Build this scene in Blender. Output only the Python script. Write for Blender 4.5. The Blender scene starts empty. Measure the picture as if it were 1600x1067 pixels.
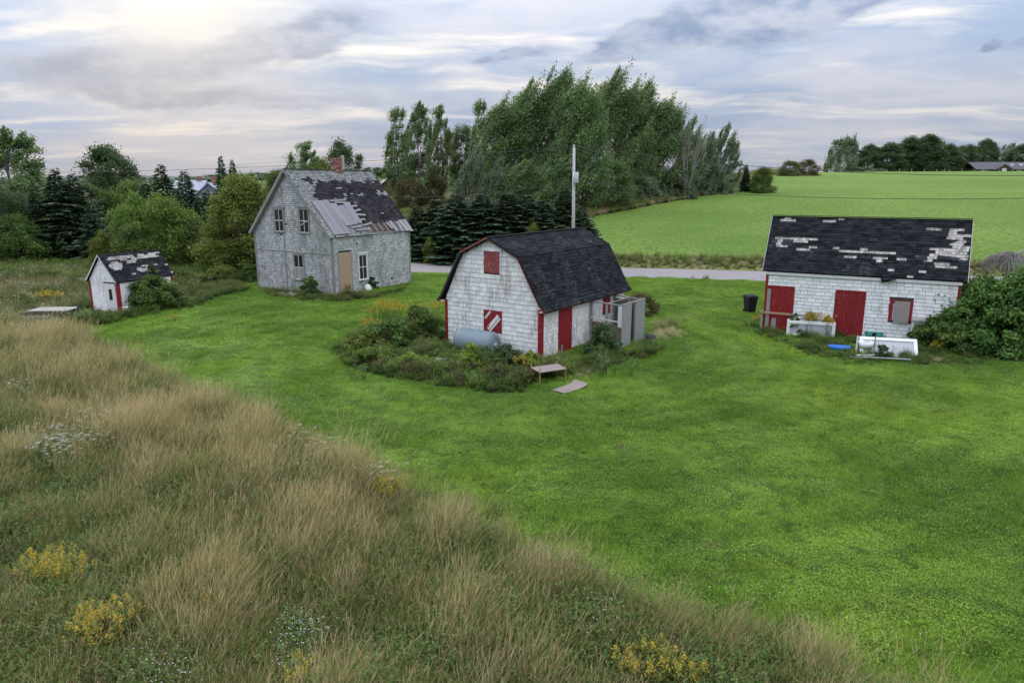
import bpy, bmesh, math, random
import numpy as np
from mathutils import Vector, Matrix, noise, geometry
random.seed(7); RNG = np.random.default_rng(7)
S = bpy.context.scene
COL = S.collection
rad = math.radians

# ------------------------------------------------------------------ camera
PITCH, CAMH, FPX = rad(12.58), 7.5, 1100.0
cd = bpy.data.cameras.new('camera'); cam = bpy.data.objects.new('camera', cd); COL.objects.link(cam)
cd.sensor_fit = 'HORIZONTAL'; cd.sensor_width = 36; cd.lens = 36 * FPX / 1600
cd.clip_start = .1; cd.clip_end = 9000
cam.location = (0, 0, CAMH); cam.rotation_euler = (math.pi / 2 - PITCH, 0, 0)
S.camera = cam
_U = Vector((0, math.sin(PITCH), math.cos(PITCH))); _W = Vector((0, math.cos(PITCH), -math.sin(PITCH)))
def at(px, py, d):
    """world point seen at photo pixel px,py at distance d along +Y"""
    r = Vector((1, 0, 0)) * (px - 800) + _U * (533.5 - py) + _W * FPX
    return Vector((0, 0, CAMH)) + r * (d / r.y)

# ------------------------------------------------------------------ render look
S.view_settings.view_transform = 'Standard'; S.view_settings.look = 'None'
S.view_settings.exposure = 0.28; S.view_settings.gamma = 1; S.view_settings.use_curve_mapping = False
S.cycles.max_bounces = 6; S.cycles.diffuse_bounces = 3; S.cycles.transmission_bounces = 4; S.cycles.transparent_max_bounces = 8
S.cycles.use_denoising = True

# ------------------------------------------------------------------ node helper
class NT:
    def __init__(s, tree): s.t = tree; s.t.nodes.clear()
    def n(s, kind, **kw):
        nd = s.t.nodes.new(kind)
        for k, v in kw.items():
            if k == 'inp':
                for a, b in v.items(): s.put(nd.inputs[a], b)
            else: setattr(nd, k, v)
        return nd
    def put(s, sock, v):
        if isinstance(v, bpy.types.NodeSocket): s.t.links.new(v, sock)
        elif v is not None:
            if isinstance(v, (tuple, list)) and len(v) == 3 and sock.type == 'RGBA': v = (*v, 1)
            sock.default_value = v
    def m(s, op, a, b=None, c=None, clamp=False):
        nd = s.n('ShaderNodeMath', operation=op, use_clamp=clamp); s.put(nd.inputs[0], a)
        if b is not None: s.put(nd.inputs[1], b)
        if c is not None: s.put(nd.inputs[2], c)
        return nd.outputs[0]
    def vm(s, op, a, b=None, scale=None):
        nd = s.n('ShaderNodeVectorMath', operation=op); s.put(nd.inputs[0], a)
        if b is not None: s.put(nd.inputs[1], b)
        if scale is not None: s.put(nd.inputs['Scale'], scale)
        return nd.outputs[1] if op in ('LENGTH', 'DOT_PRODUCT') else nd.outputs[0]
    def mix(s, f, a, b, bl='MIX'):
        nd = s.n('ShaderNodeMix', data_type='RGBA', blend_type=bl)
        s.put(nd.inputs[0], f); s.put(nd.inputs[6], a); s.put(nd.inputs[7], b); return nd.outputs[2]
    def noise(s, vec, scale, det=4, rough=.55, dist=0, out=0):
        nd = s.n('ShaderNodeTexNoise'); s.put(nd.inputs['Vector'], vec)
        nd.inputs['Scale'].default_value = scale; nd.inputs['Detail'].default_value = det
        nd.inputs['Roughness'].default_value = rough; nd.inputs['Distortion'].default_value = dist
        return nd.outputs[out]
    def step(s, v, a, b, lo=0., hi=1.):
        nd = s.n('ShaderNodeMapRange', interpolation_type='SMOOTHSTEP')
        s.put(nd.inputs[0], v); s.put(nd.inputs[1], a); s.put(nd.inputs[2], b); s.put(nd.inputs[3], lo); s.put(nd.inputs[4], hi)
        return nd.outputs[0]
    def ramp(s, v, stops):
        nd = s.n('ShaderNodeValToRGB'); s.put(nd.inputs[0], v); e = nd.color_ramp.elements
        while len(e) < len(stops): e.new(.5)
        for el, (p, c) in zip(e, stops): el.position = p; el.color = (*c, 1)
        return nd.outputs[0]
    def xyz(s, v):
        nd = s.n('ShaderNodeSeparateXYZ'); s.put(nd.inputs[0], v); return nd.outputs
    def comb(s, x, y, z):
        nd = s.n('ShaderNodeCombineXYZ'); s.put(nd.inputs[0], x); s.put(nd.inputs[1], y); s.put(nd.inputs[2], z); return nd.outputs[0]

# ------------------------------------------------------------------ world: low veiled sun, broken overcast
SUN_AZ = math.atan2(300 - 800, 1127)             # to the left of the view axis
SUN_EL = rad(14.5)
W = bpy.data.worlds.new('World'); S.world = W; W.use_nodes = True
w = NT(W.node_tree)
sky = w.n('ShaderNodeTexSky', sky_type='NISHITA', sun_disc=False, sun_elevation=SUN_EL, sun_rotation=SUN_AZ, air_density=1.0, dust_density=2.0)
d = w.vm('NORMALIZE', w.n('ShaderNodeTexCoord').outputs['Generated'])
dx, dy, dz = w.xyz(d)
el = w.m('ARCSINE', dz); az = w.m('ARCTAN2', dx, dy)
zz = w.m('ADD', w.m('MAXIMUM', dz, 0), .10)
P = w.comb(w.m('DIVIDE', dx, zz), w.m('DIVIDE', dy, zz), 0)          # clouds lie on a high flat layer
warp = w.vm('SCALE', w.vm('SUBTRACT', w.noise(P, .8, 3, out=1), (.5, .5, .5)), scale=.9)
Pw = w.vm('ADD', P, warp)
n1 = w.noise(Pw, .55, 7, .58)
n2 = w.noise(w.vm('MULTIPLY', Pw, (.55, 1.5, 1)), 1.2, 6, .6)
n3 = w.noise(w.vm('ADD', Pw, (13, 4, 2)), .35, 5, .5)
base = w.mix(w.step(n1, .36, .64), (.35, .44, .60), (.60, .61, .68))
gap = w.mix(w.step(n3, .50, .66), base, (.36, .48, .70))
streak = w.mix(w.m('MULTIPLY', w.step(n2, .46, .72), .82), gap, (.95, .88, .79))
low = w.mix(w.m('MULTIPLY', w.step(el, .10, .0), .55), streak, (.56, .61, .74))
# heavier dark cumulus banks, in azimuth / elevation
edge = w.vm('SUBTRACT', w.noise(w.comb(w.m('MULTIPLY', az, 1.0), w.m('MULTIPLY', el, 2.2), .3), 9, 6, .6, out=1), (.5, .5, .5))
ex, ey, ez = w.xyz(edge)
azd = w.m('ADD', az, w.m('MULTIPLY', ex, .10)); eld = w.m('ADD', el, w.m('MULTIPLY', ey, .055))
def bank(px, py, rx, ry, rot=0., k=1.):
    a0 = math.atan((px - 800) / 1127); e0 = (288 - py) / 1110 * math.cos(a0) ** 1.0
    da = w.m('SUBTRACT', azd, a0); de = w.m('SUBTRACT', eld, e0)
    c, s_ = math.cos(rot), math.sin(rot)
    u = w.m('ADD', w.m('MULTIPLY', da, c), w.m('MULTIPLY', de, s_)); v = w.m('SUBTRACT', w.m('MULTIPLY', de, c), w.m('MULTIPLY', da, s_))
    q = w.m('ADD', w.m('POWER', w.m('DIVIDE', u, rx / 1100), 2), w.m('POWER', w.m('DIVIDE', v, ry / 1100), 2))
    return w.m('MULTIPLY', w.m('POWER', 2.718, w.m('MULTIPLY', q, -1.0)), k)
banks = None
for b in ((545, 62, 80, 26, .12, 1.1), (465, 88, 60, 20, .1, 1.0), (350, 110, 120, 24, .05, 1.0), (250, 160, 150, 26, 0, .75), (120, 110, 90, 26, 0, .8),
          (1180, 50, 110, 42, .1, 1.25), (1300, 22, 110, 28, .15, 1.1), (1030, 75, 90, 26, .25, 1.0), (930, 92, 50, 16, .3, .95), (800, 108, 65, 11, .2, 1.0),
          (1522, 82, 13, 8, 0, 1.1), (1585, 75, 24, 10, .2, .9), (520, 165, 260, 16, .03, .55), (1250, 160, 300, 22, 0, .5)):
    v = bank(*b); banks = v if banks is None else w.m('ADD', banks, v)
nb = w.noise(w.comb(az, w.m('MULTIPLY', el, 2.), 0), 14, 6, .6)
dens = w.step(w.m('ADD', banks, w.m('MULTIPLY', w.m('SUBTRACT', nb, .5), 1.2)), .30, .95)
dark = w.mix(w.step(nb, .35, .65), (.20, .27, .41), (.42, .46, .57))
cl = w.mix(w.m('MULTIPLY', dens, .88), low, dark)
# glow of the sun behind the veil
sd = (math.sin(SUN_AZ) * math.cos(SUN_EL), math.cos(SUN_AZ) * math.cos(SUN_EL), math.sin(SUN_EL))
cs = w.vm('DOT_PRODUCT', d, sd)
g1 = w.m('POWER', w.m('MAXIMUM', cs, 0), 1500); g2 = w.m('POWER', w.m('MAXIMUM', cs, 0), 110)
cl = w.mix(w.m('MULTIPLY', w.m('POWER', w.m('MAXIMUM', cs, 0), 90), .60), cl, (.58, .54, .50))
cl = w.vm('ADD', cl, w.vm('SCALE', (1.3, 1.05, .25), scale=w.m('MULTIPLY', g1, .95)))
cl = w.vm('ADD', cl, w.vm('SCALE', (1.0, .80, .42), scale=w.m('MULTIPLY', w.m('MULTIPLY', g2, .20), w.m('SUBTRACT', 1.0, w.m('MULTIPLY', dens, .6)))))
cie = w.m('ADD', .60, w.m('MULTIPLY', w.m('MAXIMUM', dz, 0), 2.75))     # overcast skies brighten towards the zenith
cl = w.vm('SCALE', cl, scale=w.m('MULTIPLY', cie, 10.0))
mixc = w.mix(.985, sky.outputs[0], cl)
ground = w.mix(w.step(dz, -.02, 0.), (.9, 1.1, .8), mixc)
bg = w.n('ShaderNodeBackground', inp={'Color': ground, 'Strength': .1})
w.t.links.new(bg.outputs[0], w.n('ShaderNodeOutputWorld').inputs[0])

sl = bpy.data.lights.new('sun', 'SUN'); sl.energy = 1.5; sl.angle = rad(12); sl.color = (1, .93, .80)
sun = bpy.data.objects.new('sun', sl); COL.objects.link(sun)
sun.rotation_euler = Vector(sd).to_track_quat('Z', 'Y').to_euler()

# ------------------------------------------------------------------ materials
MATS = {}
def material(name, fn, **kw):
    m = bpy.data.materials.new(name); m.use_nodes = True; t = NT(m.node_tree)
    sh = fn(t, **kw); t.t.links.new(sh, t.n('ShaderNodeOutputMaterial').inputs[0]); MATS[name] = m; return m
def prin(t, col, rough=.8, bump=None, bs=.3, bd=.02, spec=.3, metal=0):
    b = t.n('ShaderNodeBsdfPrincipled'); t.put(b.inputs['Base Color'], col); t.put(b.inputs['Roughness'], rough)
    b.inputs['Specular IOR Level'].default_value = spec; b.inputs['Metallic'].default_value = metal
    if bump is not None:
        bp = t.n('ShaderNodeBump'); bp.inputs['Strength'].default_value = bs; bp.inputs['Distance'].default_value = bd
        t.put(bp.inputs['Height'], bump); t.put(b.inputs['Normal'], bp.outputs[0])
    return b.outputs[0]
def pos(t): return t.n('ShaderNodeNewGeometry').outputs['Position']
def attr(t, n): return t.n('ShaderNodeAttribute', attribute_name=n).outputs['Fac']
def tone(t): return t.m('FRACT', t.m('ADD', attr(t, 'tone'), t.n('ShaderNodeObjectInfo').outputs['Random']))

def m_siding(t, a, b, grime, gpow=(.5, .72), amt=.8, fleck=0., green=None):
    p = pos(t); tn = tone(t)
    c = t.mix(tn, a, b)
    st = t.noise(t.vm('MULTIPLY', p, (1, 1, .45)), 1.1, 7, .7)
    st2 = t.noise(t.vm('MULTIPLY', p, (6, 6, 1.3)), 1.6, 5, .7)
    f = t.m('MULTIPLY', t.step(t.m('ADD', t.m('MULTIPLY', st, .62), t.m('MULTIPLY', st2, .40)), *gpow), amt)
    c = t.mix(f, c, grime)
    if fleck:
        fl = t.noise(t.vm('MULTIPLY', p, (14, 14, 7)), 1.2, 4, .75)
        c = t.mix(t.m('MULTIPLY', t.step(fl, .50, .62), fleck), c, grime)
        fl2 = t.noise(t.vm('MULTIPLY', p, (9, 9, 5)), 1.5, 4, .75)
        c = t.mix(t.m('MULTIPLY', t.step(fl2, .57, .66), fleck), c, (.66, .70, .72))
    if green:
        g = t.noise(p, .55, 4, .6); c = t.mix(t.m('MULTIPLY', t.step(g, .5, .66), .5), c, green)
    return prin(t, c, .85, t.noise(t.vm('MULTIPLY', p, (25, 25, 4)), 2, 4), .35, .01)
material('white_shingle', m_siding, a=(.60, .61, .61), b=(.80, .80, .79), grime=(.22, .22, .20), gpow=(.50, .66), amt=.75)
material('clean_white_shingle', m_siding, a=(.66, .68, .70), b=(.84, .85, .86), grime=(.34, .34, .34), gpow=(.53, .68), amt=.6)
material('grey_shingle', m_siding, a=(.31, .325, .33), b=(.56, .575, .58), grime=(.12, .125, .12), gpow=(.46, .64), amt=.7, fleck=.6, green=(.33, .39, .37))
material('old_cedar', m_siding, a=(.28, .28, .27), b=(.50, .49, .47), grime=(.12, .12, .12), gpow=(.5, .7), amt=.7)
material('pale_cedar', m_siding, a=(.28, .26, .25), b=(.60, .57, .55), grime=(.13, .12, .11), gpow=(.46, .62), amt=.75)
material('moss_shingle', m_siding, a=(.13, .14, .135), b=(.30, .315, .31), grime=(.07, .08, .075), gpow=(.46, .66), amt=.7, fleck=.4)
def m_asphalt(t, a, b, worn, amt=.5):
    p = pos(t); tn = tone(t); c = t.mix(tn, a, b)
    f = t.step(t.noise(p, .6, 5, .62), .54, .62)
    f2 = t.step(t.noise(t.vm('MULTIPLY', p, (3, 3, 8)), 1.2, 5, .7), .45, .62)
    c = t.mix(t.m('MULTIPLY', t.m('MULTIPLY', f, f2), amt), c, worn)
    return prin(t, c, .95, t.noise(p, 60, 3), .4, .01, .12)
material('asphalt_shingle', m_asphalt, a=(.008, .009, .011), b=(.027, .030, .036), worn=(.08, .10, .105), amt=.6)
material('brown_asphalt_shingle', m_asphalt, a=(.012, .011, .014), b=(.042, .038, .045), worn=(.10, .09, .09), amt=.5)
material('tar', m_asphalt, a=(.01, .01, .011), b=(.018, .018, .02), worn=(.04, .04, .04))
def m_wood(t, a, b, sc=(30, 30, 2), chip=None, ca=.5, rough=.8):
    p = pos(t)
    g = t.noise(t.vm('MULTIPLY', p, sc), 1, 5, .7); g2 = t.noise(p, 1.3, 4, .6)
    c = t.mix(t.m('ADD', t.m('MULTIPLY', g, .7), t.m('MULTIPLY', g2, .35)), a, b)
    c = t.mix(t.m('MULTIPLY', tone(t), .25), c, t.mix(.5, a, (0, 0, 0)))
    if chip:
        k = t.noise(t.vm('MULTIPLY', p, (22, 22, 5)), 1.2, 5, .72); c = t.mix(t.m('MULTIPLY', t.step(k, .57, .66), ca), c, chip)
    return prin(t, c, rough, g, .3, .01)
material('red_paint', m_wood, a=(.15, .008, .012), b=(.33, .016, .022), chip=(.36, .22, .20), ca=.55, rough=.6)
material('faded_red', m_wood, a=(.19, .035, .035), b=(.34, .08, .075), chip=(.50, .42, .40), ca=.9)
material('grey_wood', m_wood, a=(.15, .145, .145), b=(.40, .39, .39))
material('dark_wood', m_wood, a=(.03, .028, .026), b=(.09, .08, .075))
material('brown_board', m_wood, a=(.09, .07, .06), b=(.24, .19, .17), chip=(.30,.29,.28), ca=.4)
material('tan_plywood', m_wood, a=(.30, .20, .12), b=(.56, .43, .32), sc=(8, 8, 2), chip=(.14, .09, .05), ca=.35)
material('tan_wood', m_wood, a=(.25, .17, .09), b=(.45, .33, .20))
material('pinkish_board', m_wood, a=(.20, .15, .14), b=(.40, .32, .30), sc=(3, 3, 3))
material('white_wood', m_wood, a=(.55, .56, .56), b=(.80, .80, .79), chip=(.25, .24, .22), ca=.5)
material('panel_grey', m_wood, a=(.16, .165, .165), b=(.40, .41, .41), sc=(9, 9, 1.2), chip=(.12, .12, .11), ca=.5)
material('board_grey', m_wood, a=(.24, .22, .21), b=(.38, .35, .34), sc=(4, 4, 3))
def m_plain(t, col, rough=.5, var=.25, sc=3, metal=0, spec=.4):
    p = pos(t); c = t.mix(t.m('MULTIPLY', t.noise(p, sc, 6, .65), var * 2), col, tuple(x * .45 for x in col)); return prin(t, c, rough, t.noise(p, 8, 3), .1, .01, spec, metal)
material('white_enamel', m_plain, col=(.82, .83, .84), rough=.35, var=.12)
material('enamel_panel', m_plain, col=(.46, .48, .52), rough=.5, var=.12)
material('tank_paint', m_plain, col=(.20, .27, .31), rough=.5, var=.22, sc=2.5)
material('tarp_sheet', m_wood, a=(.13, .13, .145), b=(.34, .335, .36), sc=(7, 7, 2), chip=(.14, .14, .14), ca=.35)
material('black_plastic', m_plain, col=(.012, .013, .015), rough=.7, spec=.15)
material('blue_plastic', m_plain, col=(.02, .17, .62), rough=.45)
material('teal_plastic', m_plain, col=(.01, .25, .22), rough=.5)
material('tyre_rubber', m_plain, col=(.03, .03, .03), rough=.8)
material('pole_wood', m_wood, a=(.36, .36, .37), b=(.62, .62, .62))
material('green_pole_wood', m_wood, a=(.16, .18, .14), b=(.30, .32, .27))
material('wire', m_plain, col=(.05, .055, .06), rough=.6)
material('metal_grey', m_plain, col=(.50, .52, .55), rough=.4)
material('concrete', m_plain, col=(.36, .34, .32), rough=.9)
material('blue_grey_wall', m_plain, col=(.20, .23, .30), rough=.8)
material('pale_metal_roof', m_plain, col=(.36, .38, .46), rough=.45)
material('dark_roof', m_plain, col=(.10, .10, .115), rough=.75)
material('brown_wall', m_plain, col=(.13, .07, .05), rough=.8)
material('white_trim', m_plain, col=(.7, .7, .7), rough=.6)
def m_glass(t): return prin(t, t.mix(t.noise(pos(t), 1.5, 3), (.008, .010, .009), (.03, .035, .033)), .22, t.noise(pos(t), 2, 2), .08, .02, .5)
material('dark_glass', m_glass)
def m_brick(t):
    b = t.n('ShaderNodeTexNoise'); p = pos(t)
    c = t.mix(tone(t), (.17, .06, .05), (.36, .15, .12)); c = t.mix(t.step(t.noise(p, 5, 5), .52, .68), c, (.45, .40, .38))
    return prin(t, c, .9, t.noise(p, 30, 3), .4, .01)
material('brick', m_brick)
material('mortar', m_plain, col=(.34, .30, .28), rough=.95)

# lawn colour, shared by the ground and the blades so that patches agree
def lawn_col(t):
    p = t.vm('MULTIPLY', pos(t), (1, 1, 0))
    a = t.noise(p, .22, 5, .6); b = t.noise(t.vm('ADD', p, (40, 7, 0)), .09, 4, .6); c3 = t.noise(p, 1.9, 6, .72)
    c = t.mix(t.step(a, .38, .64), (.125, .225, .027), (.205, .335, .046))
    c = t.mix(t.m('MULTIPLY', t.step(b, .50, .70), .55), c, (.235, .330, .038))
    ds = t.vm('LENGTH', t.vm('SUBTRACT', p, (2.0, 33.0, 0)))
    sw = t.m('SINE', t.m('ADD', t.m('MULTIPLY', ds, 4.4), t.m('MULTIPLY', t.noise(p, .3, 3), 5.0)))
    c = t.vm('SCALE', c, scale=t.m('ADD', 1.0, t.m('MULTIPLY', sw, .075)))
    c = t.mix(t.m('MULTIPLY', t.step(c3, .49, .62), .50), c, (.052, .115, .024))
    return c
def m_lawn_ground(t):
    p = pos(t); c = lawn_col(t); f = t.noise(p, 9, 6, .75)
    c = t.mix(t.step(f, .35, .7), t.mix(.5, c, (.02, .045, .01)), c)
    br = t.step(t.noise(t.vm('ADD', p, (5, 88, 0)), .35, 5, .7), .66, .74)
    c = t.mix(t.m('MULTIPLY', br, .5), c, (.16, .12, .06))
    h = t.m('ADD', f, t.m('MULTIPLY', t.noise(p, 1.1, 4), 1.2))
    return prin(t, c, .95, h, .8, .08, .1)
material('lawn', m_lawn_ground)
def m_field(t):
    p = pos(t); x, y, z = t.xyz(p)
    a = t.noise(t.vm('MULTIPLY', p, (.9, 1.1, 0)), .035, 5, .6); f = t.noise(p, 2.6, 7, .8)
    c = t.mix(t.step(a, .36, .64), (.145, .222, .042), (.212, .292, .060))
    rows = t.noise(t.vm('MULTIPLY', p, (.05, 1, 0)), .6, 4, .6)
    c = t.mix(t.m('MULTIPLY', t.step(rows, .40, .65), .14), c, (.08, .17, .025))
    far = t.step(y, 110, 215); c = t.mix(t.m('MULTIPLY', far, .5), c, (.23, .31, .075))
    c = t.mix(t.step(f, .42, .60, .75, 0.), c, (.055, .12, .02))
    br = t.step(t.noise(t.vm('ADD', p, (5, 8, 0)), .5, 6, .75), .67, .73); c = t.mix(t.m('MULTIPLY', br, .6), c, (.13, .10, .04))
    return prin(t, c, .95, t.noise(p, 2.5, 6, .7), .9, .12, .1)
material('field_grass', m_field)
def m_rough(t, a, b, c2):
    p = pos(t); f = t.noise(p, .5, 6, .7); g = t.noise(p, 7, 5, .7)
    c = t.mix(t.step(f, .4, .6), a, b); c = t.mix(t.step(g, .45, .65, 0, .6), c, c2)
    return prin(t, c, .95, t.m('ADD', g, f), .9, .1, .1)
material('meadow_ground', m_rough, a=(.05, .055, .02), b=(.13, .11, .045), c2=(.025, .035, .012))
material('bare_soil', m_rough, a=(.10, .07, .04), b=(.17, .12, .075), c2=(.06, .08, .025))
material('verge_ground', m_rough, a=(.15, .16, .05), b=(.24, .20, .09), c2=(.06, .09, .02))
material('far_ground', m_rough, a=(.05, .09, .03), b=(.12, .15, .06), c2=(.03, .05, .02))
def m_road(t):
    p = pos(t); c = t.mix(t.noise(p, .5, 5), (.21, .19, .19), (.31, .28, .275)); c = t.mix(t.step(t.noise(t.vm('MULTIPLY', p, (.3, 2, 1)), 1.3, 5, .7), .58, .63, 0, .5), c, (.13, .11, .11))
    return prin(t, c, .85, t.noise(p, 20, 4), .3, .01)
material('road_asphalt', m_road)
material('hazy_hill_woods', m_rough, a=(.05, .085, .085), b=(.085, .125, .11), c2=(.035, .06, .06))  # bluish tint puts the distance haze into the colour

def m_leaf(t, a, b, c3, trans=.3, back=None, hue=.06):
    tn = attr(t, 'tone'); r = t.n('ShaderNodeObjectInfo').outputs['Random']
    c = t.ramp(tn, [(0, a), (.55, b), (1, c3)])
    hs = t.n('ShaderNodeHueSaturation'); t.put(hs.inputs['Hue'], t.m('ADD', .5 - hue / 2, t.m('MULTIPLY', r, hue)))
    t.put(hs.inputs['Value'], t.m('ADD', .82, t.m('MULTIPLY', r, .36))); t.put(hs.inputs['Color'], c); c = hs.outputs[0]
    if back: c = t.mix(t.n('ShaderNodeNewGeometry').outputs['Backfacing'], c, back)
    p = prin(t, c, .6, spec=.22); tr = t.n('ShaderNodeBsdfTranslucent'); t.put(tr.inputs[0], t.mix(.35, c, (.30, .36, .05)))
    mx = t.n('ShaderNodeMixShader'); mx.inputs[0].default_value = trans; t.t.links.new(p, mx.inputs[1]); t.t.links.new(tr.outputs[0], mx.inputs[2]); return mx.outputs[0]
material('leaf_poplar', m_leaf, a=(.048, .088, .026), b=(.115, .185, .060), c3=(.235, .32, .12), back=(.18, .25, .14), hue=.03)
material('leaf_silver', m_leaf, a=(.055, .085, .045), b=(.12, .17, .095), c3=(.24, .31, .20), back=(.24, .30, .22), hue=.02)
material('leaf_yellow', m_leaf, a=(.055, .085, .016), b=(.125, .175, .032), c3=(.23, .27, .06))
material('leaf_lime', m_leaf, a=(.10, .15, .02), b=(.20, .29, .04), c3=(.33, .42, .08), hue=.01)
material('leaf_green', m_leaf, a=(.036, .078, .020), b=(.085, .155, .036), c3=(.18, .265, .065), hue=.04)
material('leaf_dark', m_leaf, a=(.025, .050, .022), b=(.055, .098, .042), c3=(.10, .15, .065), hue=.02)
material('leaf_olive', m_leaf, a=(.05, .055, .02), b=(.105, .105, .04), c3=(.17, .155, .06))
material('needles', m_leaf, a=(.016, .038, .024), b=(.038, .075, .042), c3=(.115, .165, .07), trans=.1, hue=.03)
material('bark', m_wood, a=(.07, .06, .05), b=(.20, .18, .16), sc=(10, 10, 2))
material('grey_twig', m_wood, a=(.16, .15, .14), b=(.34, .32, .30), sc=(10, 10, 2))
def m_blade(t, root, tip, seed=None, rnd=.5):
    h = attr(t, 'h'); tn = attr(t, 'tone'); r = t.n('ShaderNodeObjectInfo').outputs['Random']
    p = pos(t); big = t.noise(p, .35, 4, .6)
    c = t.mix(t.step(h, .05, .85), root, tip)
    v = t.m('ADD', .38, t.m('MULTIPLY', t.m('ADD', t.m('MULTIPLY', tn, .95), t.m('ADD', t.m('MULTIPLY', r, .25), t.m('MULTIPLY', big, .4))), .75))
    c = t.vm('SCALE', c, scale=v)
    if seed: c = t.mix(t.m('GREATER_THAN', h, 1.01), c, seed)
    pr = prin(t, c, .7, spec=.15); tr = t.n('ShaderNodeBsdfTranslucent'); t.put(tr.inputs[0], c)
    mx = t.n('ShaderNodeMixShader'); mx.inputs[0].default_value = .3; t.t.links.new(pr, mx.inputs[1]); t.t.links.new(tr.outputs[0], mx.inputs[2]); return mx.outputs[0]
material('grass_tan', m_blade, root=(.05, .065, .02), tip=(.43, .38, .175), seed=(.47, .375, .20))  # grass roots naturally greener, also darkened to stand for dark gaps between stems
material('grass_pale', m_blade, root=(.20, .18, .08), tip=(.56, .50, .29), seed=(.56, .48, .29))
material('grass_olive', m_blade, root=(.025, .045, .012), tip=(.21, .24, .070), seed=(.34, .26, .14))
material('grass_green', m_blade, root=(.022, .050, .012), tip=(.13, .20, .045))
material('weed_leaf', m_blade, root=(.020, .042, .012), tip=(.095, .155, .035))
material('weed_light', m_blade, root=(.06, .11, .02), tip=(.19, .30, .05))
material('weed_brown', m_blade, root=(.05, .045, .02), tip=(.17, .12, .065))
material('goldenrod', m_blade, root=(.40, .29, .04), tip=(.60, .46, .07))
material('white_flower', m_blade, root=(.70, .72, .66), tip=(.80, .82, .76))
material('clover_white', m_blade, root=(.5, .55, .45), tip=(.7, .72, .62))
material('yellow_flower', m_blade, root=(.60, .50, .02), tip=(.75, .62, .03))
def m_lawnblade(t):
    c = lawn_col(t); tn = attr(t, 'tone'); h = attr(t, 'h')
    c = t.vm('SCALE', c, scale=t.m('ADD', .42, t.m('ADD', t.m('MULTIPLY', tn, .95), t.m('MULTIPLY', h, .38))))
    pr = prin(t, c, .6, spec=.2); tr = t.n('ShaderNodeBsdfTranslucent'); t.put(tr.inputs[0], c)
    mx = t.n('ShaderNodeMixShader'); mx.inputs[0].default_value = .3; t.t.links.new(pr, mx.inputs[1]); t.t.links.new(tr.outputs[0], mx.inputs[2]); return mx.outputs[0]
material('lawn_blade', m_lawnblade)

# ------------------------------------------------------------------ mesh helpers
def tag(o, label=None, cat=None, group=None, kind=None):
    if label: o['label'] = label
    if cat: o['category'] = cat
    if group: o['group'] = group
    if kind: o['kind'] = kind
    return o
def link(name, me, parent=None, mat=None, mtx=None, **kw):
    o = bpy.data.objects.new(name, me); COL.objects.link(o)
    if parent: o.parent = parent
    if mtx is not None: o.matrix_basis = mtx
    if mat and me is not None and len(me.materials) == 0: me.materials.append(MATS[mat])
    return tag(o, **kw)
def empty(name, label, cat, loc=(0, 0, 0), yaw=0, group=None):
    o = bpy.data.objects.new(name, None); COL.objects.link(o); o.location = loc; o.rotation_euler = (0, 0, yaw); o.empty_display_size = .3
    return tag(o, label, cat, group)
def mesh_np(name, v, f, mats=None, attrs=None, smooth=False):
    """v (N,3), f (M,k) arrays"""
    me = bpy.data.meshes.new(name); v = np.asarray(v, np.float32); f = np.asarray(f, np.int32)
    me.vertices.add(len(v)); me.vertices.foreach_set('co', v.ravel())
    k = f.shape[1]; me.loops.add(f.size); me.loops.foreach_set('vertex_index', f.ravel())
    me.polygons.add(len(f)); me.polygons.foreach_set('loop_start', np.arange(0, f.size, k, dtype=np.int32))
    try: me.polygons.foreach_set('loop_total', np.full(len(f), k, np.int32))
    except Exception: pass
    for a, val in (attrs or {}).items():
        at_ = me.attributes.new(a, 'FLOAT', 'POINT'); at_.data.foreach_set('value', np.asarray(val, np.float32))
    me.update(calc_edges=True); me.validate()
    me.shade_smooth() if smooth else me.shade_flat()
    for m in (mats or []): me.materials.append(MATS[m])
    return me
def mesh_py(name, v, f, smooth=False):
    me = bpy.data.meshes.new(name); me.from_pydata([tuple(q) for q in v], [], f); me.update()
    if smooth: me.shade_smooth()
    return me
BOXF = [(0, 3, 2, 1), (4, 5, 6, 7), (0, 1, 5, 4), (1, 2, 6, 5), (2, 3, 7, 6), (3, 0, 4, 7)]
def boxv(x0, x1, y0, y1, z0, z1): return [(x0, y0, z0), (x1, y0, z0), (x1, y1, z0), (x0, y1, z0), (x0, y0, z1), (x1, y0, z1), (x1, y1, z1), (x0, y1, z1)]
def box(name, parent, mat, b, mtx=None, bev=.006, **kw):
    bm = bmesh.new(); vs = [bm.verts.new(q) for q in boxv(*b)]
    for f in BOXF: bm.faces.new([vs[i] for i in f])
    mn = min(b[1] - b[0], b[3] - b[2], b[5] - b[4])
    if bev and mn > bev * 3: bmesh.ops.bevel(bm, geom=bm.edges[:], offset=bev, segments=1, affect='EDGES')
    me = bpy.data.meshes.new(name); bm.to_mesh(me); bm.free()
    return link(name, me, parent, mat, mtx, **kw)
def rot_mtx(loc, e=(0, 0, 0)): 
    from mathutils import Euler
    return Matrix.Translation(loc) @ Euler(e).to_matrix().to_4x4()
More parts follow.
